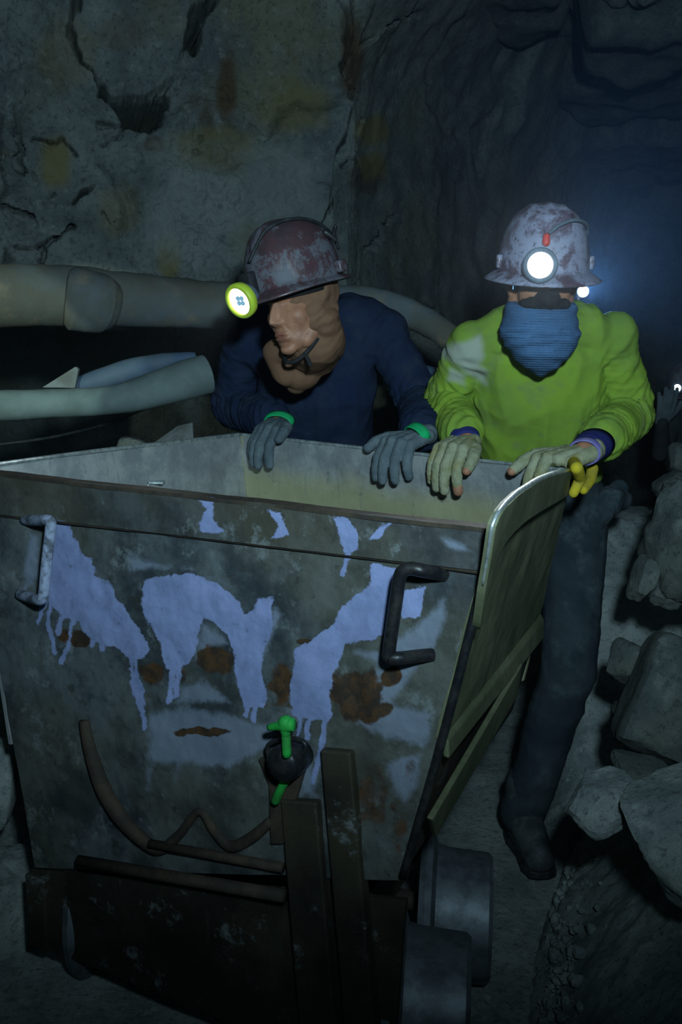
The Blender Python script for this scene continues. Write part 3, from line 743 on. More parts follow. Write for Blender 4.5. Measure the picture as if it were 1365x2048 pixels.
# narrow frame post seen at the outer end
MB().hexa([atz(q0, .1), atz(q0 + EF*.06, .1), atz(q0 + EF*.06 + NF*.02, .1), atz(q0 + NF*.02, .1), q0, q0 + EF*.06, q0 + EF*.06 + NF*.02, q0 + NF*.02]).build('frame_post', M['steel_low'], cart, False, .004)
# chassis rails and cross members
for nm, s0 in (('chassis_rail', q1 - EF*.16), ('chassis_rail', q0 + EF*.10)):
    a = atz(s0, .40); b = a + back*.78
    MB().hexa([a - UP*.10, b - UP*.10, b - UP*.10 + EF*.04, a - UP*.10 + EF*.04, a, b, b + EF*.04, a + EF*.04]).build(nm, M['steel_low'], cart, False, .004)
# bright flat bar hanging below the crease
RN = IN*.07
ra, rb = SD(866, 1640, .024), SD(1046, 1328, .024); rc, rd = SD(1036, 1392, .024), SD(874, 1674, .024)
MB().hexa([rd, rc, rc - NS_*.012, rd - NS_*.012, ra, rb, rb - NS_*.012, ra - NS_*.012]).build('side_rail', M['steel_side'], cart, False, .003)
# handles
def handle(pts, mat, lab=None):
    o = MB().tube([F(x, y, d) for x, y, d in pts], .0115, 12, sub=6).build('handle', mat, cart)
    if lab: o['label'] = lab
handle([(888,1150,.0),(870,1146,.022),(845,1141,.05),(822,1137,.056),(808,1141,.058),(800,1155,.058),(793,1200,.058),(786,1250,.058),(779,1300,.058),(780,1314,.056),(800,1316,.05),(835,1312,.022),(866,1309,.0)], M['iron'], 'black bent bar handle')
handle([(50,1040,.0),(72,1041,.03),(92,1040,.055),(101,1044,.058),(101,1060,.058),(96,1100,.058),(91,1150,.058),(87,1190,.058),(80,1200,.055),(62,1196,.03),(40,1189,.0)], M['iron_painted'], 'bar handle smeared with lavender paint')
for x, y in ((62,1196),(90,1212)): pass
# coupling: bracket, ring, pin painted green
kp = F(572, 1524, .05)
MB().lathe([(.004,-.05),(.030,-.05),(.034,-.02),(.034,.012),(.028,.02),(.004,.022)], kp, NF, 22).build('coupling_lug', M['iron'], cart)
br = [F(515,1518,.012), F(600,1505,.012), F(606,1545,.012), F(566,1690,.012), F(540,1690,.012), F(536,1570,.012)]
MB().add([*br, *[p - NF*.02 for p in br], ], [tuple(range(6)), tuple(range(11,5,-1))] + [(k, 6+k, 6+(k+1)%6, (k+1)%6) for k in range(6)]).build('coupling_bracket', M['iron_rust'], cart, False, .004)
ring = [F(x, y, .035) for x, y in ((538,1512),(536,1494),(546,1484),(566,1480),(590,1478),(607,1484),(612,1496),(606,1512))]
MB().tube(ring, .005, 8, sub=6).build('coupling_ring', M['iron'], cart)
MB().tube([F(574,1512,.075), F(573,1480,.078), F(571,1446,.080)], .0085, 10, sub=3).tube([F(538,1455,.080), F(555,1452,.082), F(572,1450,.082), F(588,1449,.082)], [.006,.008,.014,.011], 10, sub=3).cap(F(572,1446,.082), F(572,1466,.08), .014, .009).build('coupling_pin', M['green_paint'], cart)['label'] = 'green painted pull pin'
MB().tube([F(576,1552,.035), F(560,1582,.03), F(550,1605,.02)], .0085, 10, sub=3).build('pin_tail', M['green_paint'], cart)
# wheels: flanged, on axles
WD = unit(back)
def wheel(name, px, c, R=.152, hid=False):
    ax = unit(V(.992, -.125, 0))
    prof = [(.02,-.075),(R*.55,-.075),(R*.62,-.055),(R*.80,-.055),(R*.84,-.070),(R+.034,-.072),(R+.040,-.060),(R+.034,-.048),(R+.005,-.040),(R,-.02),(R-.006,.062),(R-.014,.070),(R*.82,.070),(R*.74,.045),(R*.45,.045),(R*.40,.068),(.02,.068)]
    prof = [(a, b*1.18) for a, b in prof]; wh = MB().lathe(prof, c, ax, 44).build(name, M['wheel_steel'], cart)
    e = wh.modifiers.new('s', 'EDGE_SPLIT'); e.split_angle = math.radians(35)
    h_ = MB().lathe([(.005,.06),(.04,.06),(.042,.075),(.035,.084),(.005,.086)], c, ax, 20).build('hub', M['iron_rust'], wh)
    return wh
wc1, wc2 = P(912, 1830, 2.165), P(858, 2005, 1.835)
wc1[2] = wc2[2] = .152
wheel('wheel', 0, wc1); wheel('wheel', 0, wc2)
off = -EF*.80
wheel('wheel', 0, wc1 + off); wheel('wheel', 0, wc2 + off)
for w_ in (wc1, wc2): MB().tube([w_, w_ + off], .022, 10).build('axle', M['iron_rust'], cart)

# ------------------------------------------------------------------ ventilation duct and hoses along the wall
def pipe(name, pts, rad, mat, label, cat, seg=28, wr=.0, dirt=None, sub=10, parent=None, freq=9):
    mb = MB(); mb.tube(pts, rad, seg, sub=sub); v = np.concatenate(mb.v)
    if wr:
        n = fbm(v, freq, 4)*wr; cen = v.reshape(-1, seg, 3).mean(1).repeat(seg, 0); d = v - cen; d /= np.linalg.norm(d, axis=1)[:, None] + 1e-9
        v = v + d*n[:, None]; mb.v = [v]
    o = mb.build(name, mat, parent)
    if label: tag(o, label, cat)
    return o
duct = pipe('ventilation_duct', [P(-330,585,2.75), P(-150,586,2.85), P(0,590,2.95), P(140,592,3.05), P(240,598,3.12), P(340,604,3.2), P(450,611,3.28), P(580,604,3.42), P(690,600,3.46), P(760,606,3.42), P(830,632,3.36), P(890,668,3.30), P(960,735,3.26), P(1040,840,3.25), P(1080,960,3.3)],
     [.092,.092,.091,.090,.084,.078,.074,.060,.050,.048,.045,.043,.043,.043,.043], M['duct'], 'thick grey fabric ventilation duct slung along the rock wall, topmost of the hoses', 'duct', wr=.006)
sl = [P(134,594,2.965), P(146,596,2.97), P(175,602,2.99), P(205,608,3.02), P(226,614,3.04)]
o = pipe('sleeve', sl, [.078,.0925,.0915,.087,.066], M['duct'], None, None, wr=.004, parent=duct)  # added swell for the duct's lit stretch and fold, no real sleeve
pipe('hose', [P(-280,806,2.7), P(-120,808,2.8), P(0,811,2.88), P(120,806,2.93), P(225,800,2.98), P(300,782,3.02), P(370,760,3.05), P(414,748,3.08)], [.044,.044,.0435,.043,.042,.052,.060,.060], M['hose_pale'],
     'pale grey hose swelling to a wide cut end behind the miner in navy', 'hose', wr=.002)
pipe('hose', [P(110,790,3.12), P(180,765,3.14), P(270,738,3.16), P(330,724,3.18), P(392,712,3.2)], [.024,.032,.036,.030,.012], M['hose_blue'], 'dark blue hose lying over the wide pale hose', 'hose', wr=.002)
pipe('hose', [P(780,742,3.3), P(850,752,3.2), P(930,775,3.1), P(1010,830,3.1), P(1060,940,3.1)], .034, M['hose_blue'], 'blue-grey hose sagging between the two miners', 'hose', wr=.002)
pipe('cable', [P(-60,900,2.85), P(0,889,2.9), P(70,880,2.95), P(135,868,3.05), P(230,842,3.3), P(330,800,3.55)], .0045, M['rubber'], 'thin black cable running in the dark beneath the hoses', 'cable', seg=8)
b = [P(84,775,3.05), P(150,776,3.08), P(157,738,3.1), P(151,733,3.1)]
o = MB().hexa([*[p + V(0,.02,0) for p in b], *b]).build('board', M['board'], None, False, .002); tag(o, 'three-cornered grey board sticking up behind the pale hose', 'board')
b = [P(285,902,3.2), P(388,897,3.2), P(385,845,3.28), P(355,852,3.28)]
o = MB().hexa([*[p + V(0,.02,0) for p in b], *b]).build('board', M['board'], None, False, .002); tag(o, 'slanting grey board showing over the bright cart rim', 'board')

# ------------------------------------------------------------------ miners
class Head:
    def __init__(s, c, F, roll=0.):
        s.c = np.asarray(c, float); Y = -unit(F); Xx = unit(np.cross(Y, UP)); Z = np.cross(Xx, Y); a = math.radians(roll)
        s.R = np.stack([Xx*math.cos(a) + Z*math.sin(a), Y, Z*math.cos(a) - Xx*math.sin(a)], 1)
    def w(s, x, y, z): return s.c + s.R @ V(x, y, z)
    def loc(s, p): return (np.asarray(p) - s.c) @ s.R
def head_shapes(mb, H, ears=True):
    E = lambda c, r: mb.ell(H.w(*c), r, H.R)
    K = lambda a, b, r0, r1=None: mb.cap(H.w(*a), H.w(*b), r0, r1)
    E((0,.015,.035), (.076,.095,.085)); E((0,-.026,-.03), (.064,.062,.078)); E((0,-.034,-.076), (.051,.050,.042))
    E((0,-.066,-.102), (.026,.020,.018)); E((0,-.060,-.066), (.038,.028,.034))
    for q in (-1, 1):
        if ears: E((q*.080,.008,-.008), (.009,.020,.031))
        K((q*.036,-.036,-.090), (q*.058,.008,-.050), .022, .026); E((q*.036,-.046,-.030), (.028,.026,.034))
def features(H):
    """brow, eyes, nose, mouth and chin raised out of the smooth head"""
    def f(co):
        q = H.loc(co); x, y, z = q[:, 0], q[:, 1], q[:, 2]; ax = np.abs(x); g = lambda u, m, s_: np.exp(-((u - m)/s_)**2)
        hz = np.interp(z, [-.048, -.041, -.033, -.026, .012, .024], [0, .012, .024, .024, .008, .0]); sg = np.interp(z, [-.035, .012], [.0105, .0065])
        d = hz*np.exp(-(ax/sg)**2.4) + .0105*g(ax, .0135, .0055)*g(z, -.036, .0065)
        d -= .0095*g(ax, .031, .014)*g(z, .000, .011); d += .0050*g(ax, .031, .0095)*g(z, -.002, .006)
        d += .0055*g(z, .021, .0065)*g(ax, .028, .022)
        ml = smooth(.028, .017, ax)
        d += ml*(.0050*g(z, -.0630 - ax*.08, .0042) + .0058*g(z, -.0765 + ax*.1, .0050) - .0062*g(z, -.0697 - ax*.06, .0020))
        d += .006*g(z, -.106, .011)*g(ax, 0, .016) - .0045*g(z, -.089, .006)*g(ax, 0, .020)
        ln = (ax - .017) - (-.036 - z)*.40
        d -= .0026*g(ln, 0, .0035)*smooth(-.032, -.042, z)*smooth(-.085, -.072, z)
        d -= .0045*g(ax, .047, .014)*g(z, -.062, .020); d += .003*g(ax, .046, .012)*g(z, -.022, .012)
        d *= smooth(-.035, -.060, y)*(np.abs(z + .03) < .11)*(ax < .085)
        return (-d)[:, None]*H.R[:, 1][None]
    return f
def hand_pts(o, f, n, s, spread=1., curl=(40, 78, 95), sc=1., wrist=None, thumb=None):
    """palm bones and finger chains; o = middle of the knuckle row"""
    f, n, s = unit(f), unit(n), unit(s); pal, fing = [], []
    wr = o - f*.088*sc + n*.012 if wrist is None else np.asarray(wrist)
    L = [(.043,.027,.021), (.047,.031,.022), (.044,.029,.021), (.034,.022,.019)]
    for k in range(4):
        off = (.034, .0115, -.0115, -.033)[k]*sc*spread; kn = o + s*off + n*(.001, .006, .003, -.005)[k] + f*(0, .004, 0, -.008)[k]
        pal.append(([wr + s*off*.55, kn], [.0175*sc, .0140*sc])); p = kn; ch = [p]
        for j in range(3):
            a = math.radians(curl[j] + (3, 0, 4, 9)[k]); d = f*math.cos(a) - n*math.sin(a) + s*(.10, .02, -.05, -.14)[k]*(spread - .2)
            p = p + unit(d)*L[k][j]*sc; ch.append(p)
        fing.append((ch, [.0132*sc, .0124*sc, .0116*sc, .0102*sc]))
    tb = wr + s*.022*sc + f*.02*sc
    if thumb is None: thumb = [tb, tb + s*.030*sc + f*.030*sc - n*.004, tb + s*.050*sc + f*.056*sc - n*.012, tb + s*.058*sc + f*.078*sc - n*.022]
    else: thumb = [tb] + [o + s*a*sc + f*b*sc + n*c*sc for a, b, c in thumb]
    return wr, pal, fing, (thumb, [.017*sc, .0155*sc, .0135*sc, .0115*sc])
def hand_shapes(mb, hp, grow=0):
    wr, pal, fing, th = hp
    for pts, r in pal: mb.chain(pts, r, grow)
    for (a, _), (b, _) in zip(pal[:-1], pal[1:]): mb.chain([(a[0]+b[0])/2, (a[1]+b[1])/2], [.0165, .0115], grow)
    for pts, r in fing: mb.chain(pts, r, grow)
    mb.chain(th[0], th[1], grow)
def folds(limbs, amp, torso=None, tamp=.006, extra=None):
    """wrinkles across the sleeves and legs, hanging folds on the trunk"""
    def f(co, no):
        d = np.zeros(len(co)); wsum = np.zeros(len(co))
        for a, b, fq in limbs:
            ab = b - a; L = np.linalg.norm(ab); t = ab/L; rel = co - a; al = rel @ t; per = rel - al[:, None]*t; pd = np.linalg.norm(per, axis=1)
            wgt = smooth(.115, .07, pd)*smooth(-.05, .01, al)*smooth(L + .05, L - .01, al)
            tilt = per[:, 0]*.5 + per[:, 2]*.35
            n = perlin(np.stack([(al + tilt)*fq, per[:, 0]*6, per[:, 1]*6 + fq], 1)); n = 1 - 2.2*np.abs(n)
            n += .45*(1 - 2*np.abs(perlin(np.stack([(al - tilt*.6)*fq*1.9 + 7, per[:, 0]*9, per[:, 1]*9], 1))))
            d += wgt*amp*n; wsum += wgt
        tw = np.clip(1 - wsum, 0, 1)
        if torso is not None:
            n = 1 - 2.2*np.abs(perlin(co*torso + 3)) + .5*(1 - 2*np.abs(perlin(co*np.asarray(torso)*2.1 + 9)))
            d += tw*tamp*n
        if extra is not None: d += extra(co)
        return no*d[:, None]
    return f

def helmet(person, H, mat, brim, front, lab, ridge=.006, headz=.028, sc=1.0):
    """hard hat shell with its brim, ridges and inside; z runs up the head"""
    seg = 72; rx, ry, hh = .106*sc, .126*sc, .148*sc; prof = []
    for b in (1.0, .72, .40, .12): prof.append(('b', b))
    for a in np.linspace(0, 90, 15)[:-1]: prof.append(('d', math.radians(a)))
    outer = []
    for kind, a in prof:
        row = []
        for k in range(seg):
            th = 2*math.pi*k/seg; cx, sy = math.cos(th), math.sin(th)          # sy<0 is the front
            if kind == 'b':
                ln = brim*(1 + front*max(0, -sy)**2); r = a*ln
                p = V((rx + r)*cx, (ry + r)*sy, -.62*ln*a**1.15)
            else:
                r = math.cos(a)**.62; z = hh*math.sin(a)**1.02; p = V(rx*r*cx, ry*r*sy, z)
                top = math.sin(a); g = math.exp(-(p[0]/.012)**2) + .75*math.exp(-((abs(p[0]) - .036)/.010)**2)
                p[2] += ridge*g*smooth(.35, .8, top); p = p*(1 + .012*math.exp(-((abs(sy) - .15)/.2)**2)*smooth(.6, .1, top)*(abs(cx) > .5))
            row.append(p + V(0, .010, headz))
        outer.append(row)
    apex = V(0, .010, headz + hh + ridge); inner = [[p - V(0, .01, headz) for p in r] for r in outer]
    inner = [[q*V(.975, .975, 1) + V(0, .01, headz - .0035) for q in r] for r in inner]
    v = [H.w(*p) for r in outer for p in r] + [H.w(*apex)] + [H.w(*p) for r in inner for p in r] + [H.w(*(apex - V(0, 0, .006)))]
    n = len(outer); O2 = n*seg + 1; f = []
    for i in range(n-1):
        for k in range(seg):
            k2 = (k+1) % seg
            f.append((i*seg+k, i*seg+k2, (i+1)*seg+k2, (i+1)*seg+k)); f.append((O2+(i+1)*seg+k, O2+(i+1)*seg+k2, O2+i*seg+k2, O2+i*seg+k))
    for k in range(seg):
        k2 = (k+1) % seg; f.append(((n-1)*seg+k, (n-1)*seg+k2, n*seg)); f.append((O2+(n-1)*seg+k2, O2+(n-1)*seg+k, O2+n*seg)); f.append((k2, k, O2+k, O2+k2))
    o = mesh_obj('helmet', v, f, mat, person); o['label'] = lab
    mb = MB(); mb.loft([(H.w(0, .01, headz - .030), H.R @ V(.088, 0, 0), H.R @ V(0, .108, 0)), (H.w(0, .01, headz + .02), H.R @ V(.092, 0, 0), H.R @ V(0, .112, 0))], 40, 2)
    mb.build('liner_and_shade', M['black'], o)  # black ring for the liner and the shadow under the brim
    def dome(th, ph, out=.006):
        """point on the dome: th round from the front (0) towards the head's left (+), ph up"""
        a = math.radians(ph); t = math.radians(th) - math.pi/2; r = math.cos(a)**.62
        p = V(rx*r*math.cos(t), ry*r*math.sin(t), hh*math.sin(a)**1.02); q = unit(p/V(rx*rx, ry*ry, hh*hh))
        g = math.exp(-(p[0]/.012)**2) + .75*math.exp(-((abs(p[0]) - .036)/.010)**2)
        return H.w(*(p + q*(out + ridge*g*smooth(.35, .8, math.sin(a))) + V(0, .010, headz)))
    return o, dome
def cap_lamp(hel, c, aim, bez, lensR=.030, lit=None, led=False, body=.034):
    aim = unit(aim)
    MB().lathe([(.01,-.042),(.024,-.040),(body*.86,-.030),(body,-.014),(body,-.004),(.01,-.003)], c, aim, 32).build('lamp_housing', M['lamp_body'], hel)
    rb = lensR + .009
    MB().lathe([(rb-.004,-.012),(rb,-.008),(rb+.001,.008),(rb-.003,.013),(lensR,.013),(lensR-.002,.006),(lensR-.002,-.012)], c, aim, 40, True).build('lamp_bezel', bez, hel)
    MB().lathe([(.001,.002),(lensR*.6,.002),(lensR,.006),(lensR,.004),(.001,-.002)], c, aim, 36).build('lamp_lens', M['lens'], hel)
    if led:
        e1 = unit(np.cross(aim, UP)); e2 = np.cross(aim, e1)
        for k in range(4):
            a = math.radians(45 + 90*k); MB().lathe([(.001,.0),(.0062,.0),(.0062,.003),(.001,.0045)], c + aim*.003 + .0085*(math.cos(a)*e1 + math.sin(a)*e2), aim, 12).build('lamp_diode', M['lens_led'], hel)
    if lit:
        l = spot('cap_lamp_beam', tuple(c + aim*.02), tuple(c + aim*1.0), lit[0], (.85, .95, 1.0), lit[1], .6, .02)

def miner(name, label, d):
    """d: joints in world space. One continuous body; clothes, gloves, boots and helmet are its children"""
    H = d['head']; mb = MB(); head_shapes(mb, H, d.get('ears', True))
    neck = d['neck']; mb.chain([H.w(0, .018, -.05), neck, neck*.4 + d['chest']*.6], [.056, .062, .07])
    fw = unit(d['fwd']); side = d['side']
    def trunk(g):
        r = MB(); rows = []
        sp = [(neck*.8 + d['chest']*.2, .085, .065), (neck*.55 + d['chest']*.45, .158, .085), (d['chest'], .172, .108), (d['chest']*.5 + d['waist']*.5, .160, .105), (d['waist'], .150, .100), (d['hip'], .162, .108)]
        for c, a, b in sp: rows.append((c, side*(a + g), fw*(b + g)))
        return rows
    mb.loft(trunk(-.012)); sh = d['sh']; el = d['el']; wr = [h[0] for h in d['hands']]
    for k in (0, 1):
        mb.ell(sh[k], (.062, .062, .062)); mb.chain([d['chest']*.35 + neck*.2 + sh[k]*.45, sh[k], el[k], wr[k]], [.07, .056, .044, .029])
        hand_shapes(mb, d['hands'][k], -.002)
        mb.chain([d['hips'][k], d['knee'][k], d['ankle'][k]], [.085, .058, .042]); mb.cap(d['ankle'][k], d['toe'][k], .04, .032)
    mb.ell(d['hip'], (.15, .12, .10))
    def lip(co):
        q = H.loc(co); a = np.exp(-((np.abs(q[:, 2] + .069) - .004)/.006)**2)*smooth(.024, .018, np.abs(q[:, 0]))*smooth(-.080, -.086, q[:, 1]); return {'lip': np.clip(a, 0, 1)*.75}
    ft = features(H); body = skinned(name, mb, .0030, 9, M['skin'], None, lambda co, no: ft(co), lip)
    tag(body, label, 'person')
    # shirt or jacket
    g = d.get('grow', .012); mb = MB(); mb.loft(trunk(g)[:5] + [(d['waist']*.75 + d['hip']*.25, side*(.15 + g), fw*(.10 + g))])
    for k in (0, 1):
        ends = el[k] + (wr[k] - el[k])*d.get('sleeve', (.86, .86))[k]
        mb.ell(sh[k], (.054 + g,)*3); mb.chain([d['chest']*.3 + neck*.25 + sh[k]*.45, sh[k], el[k], ends], [.068, .053, .045, .040], g); mb.chain([neck, sh[k]], [.070, .048], g*.6)
    if 'shirt_extra' in d: d['shirt_extra'](mb)
    lim = [(sh[k], el[k], 26.) for k in (0, 1)] + [(el[k], el[k] + (wr[k] - el[k])*.9, 30.) for k in (0, 1)]
    shirt = skinned('shirt', mb, .006, 4, d['shirt'], body, folds(lim, .0065, d.get('tf', (7, 7, 2.2)), .010), d.get('shirt_attr'))
    shirt['label'] = d['shirt_label']
    # trousers
    mb = MB(); mb.ell(d['hip'], (.165, .13, .12)); rows = trunk(.008); mb.loft([rows[4], rows[5]])
    for k in (0, 1): mb.chain([d['hips'][k], d['knee'][k], d['ankle'][k] + V(0, 0, .01)], [.096, .074, .062], .004)
    lim = [(d['hips'][k], d['knee'][k], 9.) for k in (0, 1)] + [(d['knee'][k], d['ankle'][k], 12.) for k in (0, 1)]
    tr = skinned('trousers', mb, .008, 5, d['trousers'], body, folds(lim, .0045, (9, 9, 4), .004), None); tr['label'] = d['trouser_label']
    for k in (0, 1):
        bmb = MB(); a, t = d['ankle'][k], d['toe'][k]
        bmb.chain([a + V(0, 0, .10), a, a*.35 + t*.65, t], [.058, .056, .046, .042]); heel = a + (a - t)*V(1, 1, 0)*.16; bmb.cap(heel*V(1,1,0) + V(0,0,.042), t*V(1,1,0) + V(0,0,.042), .040, .044)
        bt = skinned('boot', bmb, .006, 3, M['boot'], body, lambda co, no: np.stack([np.zeros(len(co)), np.zeros(len(co)), np.clip(.004 - co[:, 2], 0, None)], 1))
        dr = unit((t - a)*V(1, 1, 0)); sd = np.cross(UP, dr); mid_ = (heel + t)/2*V(1, 1, 0); Ls = np.linalg.norm((t - heel)[:2]) + .085
        q = []
        for z in (.0, .022):
            for u, wd in ((-.5, .034), (-.3, .042), (0, .038), (.3, .050), (.46, .040), (.5, .015)): q.append((u, wd, z))
        pts = [mid_ + dr*u*Ls + sd*wd + UP*z for u, wd, z in q] ; pts2 = [mid_ + dr*u*Ls - sd*wd + UP*z for u, wd, z in q]
        vv = pts[:6] + pts2[:6][::-1] + pts[6:] + pts2[6:][::-1]
        MB().add(vv, [tuple(range(12))[::-1], tuple(range(12, 24))] + [(i, (i+1) % 12, 12 + (i+1) % 12, 12 + i) for i in range(12)]).build('sole', M['rubber'], bt, False, .003)
    return body
def glove(body, hp, mat, label, attr=None, voxel=.0026, grow=.0):
    mb = MB(); hand_shapes(mb, hp, grow); wr = hp[0]; kn = hp[1][1][0][1]; mb.cap(wr, wr + unit(wr - kn)*.02, .026, .028)
    o = skinned('glove', mb, voxel, 2, mat, body, lambda co, no: no*(.0009*(1 - 2*np.abs(perlin(co*75))) + .0007*perlin(co*160))[:, None], attr); o['label'] = label; return o
def ring_cuff(name, c, ax, r0, r1, L, mat, parent, lab=None, flat=.8, n=V(0,0,1), th=.004):
    """short open knitted tube"""
    ax = unit(ax); n = unit(n - ax*np.dot(n, ax)); b = np.cross(ax, n); seg = 36; v = []; prof = [(r0, 0), (r0*1.04, L*.3), ((r0+r1)/2*1.03, L*.6), (r1, L), (r1 - th, L), ((r0+r1)/2 - th, L*.5), (r0 - th, 0)]
    for i, (r, h) in enumerate(prof):
        for k in range(seg):
            a = 2*math.pi*k/seg; rr = r*(1 + .02*math.sin(a*18)); v.append(c + ax*h + rr*(math.cos(a)*b + flat*math.sin(a)*n))
    m = len(prof); f = [(i*seg+k, i*seg+(k+1) % seg, ((i+1) % m)*seg+(k+1) % seg, ((i+1) % m)*seg+k) for i in range(m) for k in range(seg)]
    o = mesh_obj(name, v, f, mat, parent)
    if lab: o['label'] = lab
    return o
def rimpt(x, y): return PP(x, y, cD, NB)

# --- the miner in lime green
HR = Head(P(1086, 562, 2.56), (-.03, -.97, -.13), 0)
oR = rimpt(905, 903); oR[2] = cC[2] + .026; oR = oR + NB*.012
oL = rimpt(1112, 928); oL[2] = cC[2] + .024; oL = oL + NB*.012
hR = hand_pts(oR, NB - UP*.25, UP, EB, 1.0, (48, 82, 96), 1.16, oR - NB*.075 + UP*.016, [(.052, -.02, -.002), (.066, .006, -.010), (.068, .030, -.026)])
hL = hand_pts(oL, NB - UP*.25, UP, -EB, 1.06, (46, 80, 96), 1.14, oL - NB*.07 + EB*.045 + UP*.020, [(.050, -.018, .000), (.066, .006, -.006), (.074, .030, -.016)])
hL = (hL[0], hL[1], hL[2][:2], hL[3])      # ring and little finger hook over the corner, built with the glove
lean = unit(V(-.10, -.97, -.22))
def tear(co):
    q = proj(co); sd = np.maximum(poly_sd(q, [(905,690),(960,672),(972,715),(955,735),(905,715)]), np.maximum(poly_sd(q, [(880,690),(930,700),(975,745),(975,770),(945,750),(880,712)]), poly_sd(q, [(890,715),(945,740),(940,790),(880,770)]) - 14))
    return {'dirt': np.clip(.45 + sd/14 + .35*fbm(co, 16, 4), 0, .85)*smooth(3.2, 2.9, co[:, 1])}
R_ = dict(head=HR, neck=P(1086, 645, 2.68), chest=P(1076, 790, 2.80), waist=P(1080, 925, 2.90), hip=P(1108, 1010, 2.95), fwd=lean, side=unit(V(1, -.10, .0)),
    sh=[P(946, 694, 2.74), P(1222, 678, 2.72)], el=[P(893, 808, 2.86), P(1262, 832, 2.80)], hands=[hR, hL],
    hips=[P(1040, 1010, 2.98), P(1150, 1010, 2.93)], knee=[P(985, 1300, 2.85), P(1140, 1335, 2.76)], ankle=[V(.30, 3.12, .10), V(.560, 2.78, .10)], toe=[V(.24, 2.96, .045), V(.585, 2.63, .045)],
    grow=.014, sleeve=(.80, .66), shirt=M['lime'], shirt_label='lime green long-sleeved shirt, torn and dusty at the shoulder', shirt_attr=tear,
    trousers=M['jeans'], trouser_label='dark dusty work trousers', tf=(8, 6, 2.4))
miner_r = miner('person', 'miner in lime green shirt, blue knit neck gaiter and pale helmet pushing the cart', R_)
def cot(hp):
    def f(co):
        q = {'dirt': np.zeros(len(co))}; return q
    return f
gl = glove(miner_r, hR, M['glove_cotton'], 'dirty cotton glove with bare thumb tip')
gr = glove(miner_r, hL, M['glove_cotton'], 'dirty cotton glove with yellow-stained fingers')
for g_, hp in ((gl, hR), (gr, hL)):
    t = hp[3][0]; MB().cap(t[2]*.25 + t[3]*.75, t[3] + (t[3]-t[2])*.22, .0135, .0110).build('thumb_tip', M['skin'], g_)
for q_ in ([SD(1146, 922, -.008), SD(1154, 936, .028), SD(1162, 957, .036), SD(1148, 986, .030)], [SD(1176, 920, -.010), SD(1186, 938, .034), SD(1182, 960, .040), SD(1168, 980, .036)]):
    m_ = MB(); m_.chain(q_, [.0150, .0145, .0132, .0112]); skinned('stained_finger', m_, .003, 2, M['glove_yellow'], gr)
for ch, r in (hR[2][0],):
    MB().cap(ch[2]*.4 + ch[3]*.6, ch[3] + (ch[3]-ch[2])*.15, r[3] + .0012, r[3] + .0006).build('finger_tip', M['skin'], gl)
ax = unit(R_['el'][0] - hR[0]); ring_cuff('sleeve_cuff', hR[0] - ax*.014, ax, .036, .042, .055, M['navy_cuff'], miner_r, 'dark blue knitted cuff')
ax = unit(R_['el'][1] - hL[0]); ring_cuff('sleeve_cuff', hL[0] + ax*.006, ax, .041, .048, .095, M['navy_cuff'], miner_r, 'wide dark blue cuff')
ring_cuff('glove_cuff', hL[0] - ax*.020, ax, .038, .042, .032, M['purple_knit'], gr, 'purple knitted glove cuff')
# neck gaiter and mask
m_ = MB()
m_.loft([(HR.w(0, -.004, -.052), HR.R @ V(.084, 0, 0), HR.R @ V(0, .098, .006)), (HR.w(0, -.010, -.078), HR.R @ V(.090, 0, 0), HR.R @ V(0, .106, .0)), (HR.w(0, -.010, -.110), HR.R @ V(.094, 0, 0), HR.R @ V(0, .106, 0)),
         (P(1081, 660, 2.55), V(.104, 0, 0), V(0, .105, .02)), (P(1079, 690, 2.56), V(.088, 0, 0), V(0, .10, .03)), (P(1077, 716, 2.575), V(.058, 0, 0), V(0, .08, .03)), (P(1076, 735, 2.59), V(.024, 0, 0), V(0, .05, .02))], 36, 2)
def gfold(co, no):
    u = co[:, 2] + .9*(co[:, 0] - HR.c[0])**2*2.2; n = .0013*np.sin(u*190 + 3*fbm(co, 7, 3)) + .003*(1 - 2*np.abs(perlin(np.stack([co[:, 0]*5, co[:, 1]*5, u*32], 1))))
    return no*n[:, None]
ga = skinned('neck_gaiter', m_, .004, 4, M['gaiter'], miner_r, gfold); ga['label'] = 'blue knitted neck gaiter'
m_ = MB(); m_.ell(HR.w(0, -.060, -.050), (.066, .048, .022), HR.R).ell(HR.w(0, -.090, -.034), (.032, .034, .022), HR.R)
o = skinned('face_mask', m_, .004, 3, M['black'], miner_r, lambda co, no: no*(.002*fbm(co, 60, 3))[:, None]); o['label'] = 'black mask over the nose'
# bunched cloth at the hip
m_ = MB(); m_.chain([P(1150, 1085, 2.86), P(1185, 1035, 2.86), P(1222, 1000, 2.87), P(1240, 975, 2.9)], [.034, .036, .034, .018]); m_.chain([P(1210, 1010, 2.87), P(1245, 1000, 2.9)], [.03, .022])
o = skinned('pocket_cloth', m_, .005, 3, M['jeans'], miner_r, folds([], 0, (18, 18, 12), .008)); o['label'] = 'bunched grey-blue cloth at the hip'
hel, dome = helmet(miner_r, HR, M['helmet_white'], .034, .25, 'full-brimmed helmet, whitish with maroon scuffs and dust', .008, .026, 1.06)
c = dome(-13, 7, .030); cap_lamp(hel, c, HR.R @ V(-.03, -1, .10), M['lamp_body'], .0315, (26, 100))
MB().box(dome(-12, 9, .012), (.05, .02, .06), HR.R).build('lamp_bracket', M['lamp_body'], hel, True, .006)
MB().cap(dome(-9, 27, .006), dome(-9, 32, .006), .0095, .0085).build('switch_button', M['red_plastic'], hel)['label'] = 'red switch button'
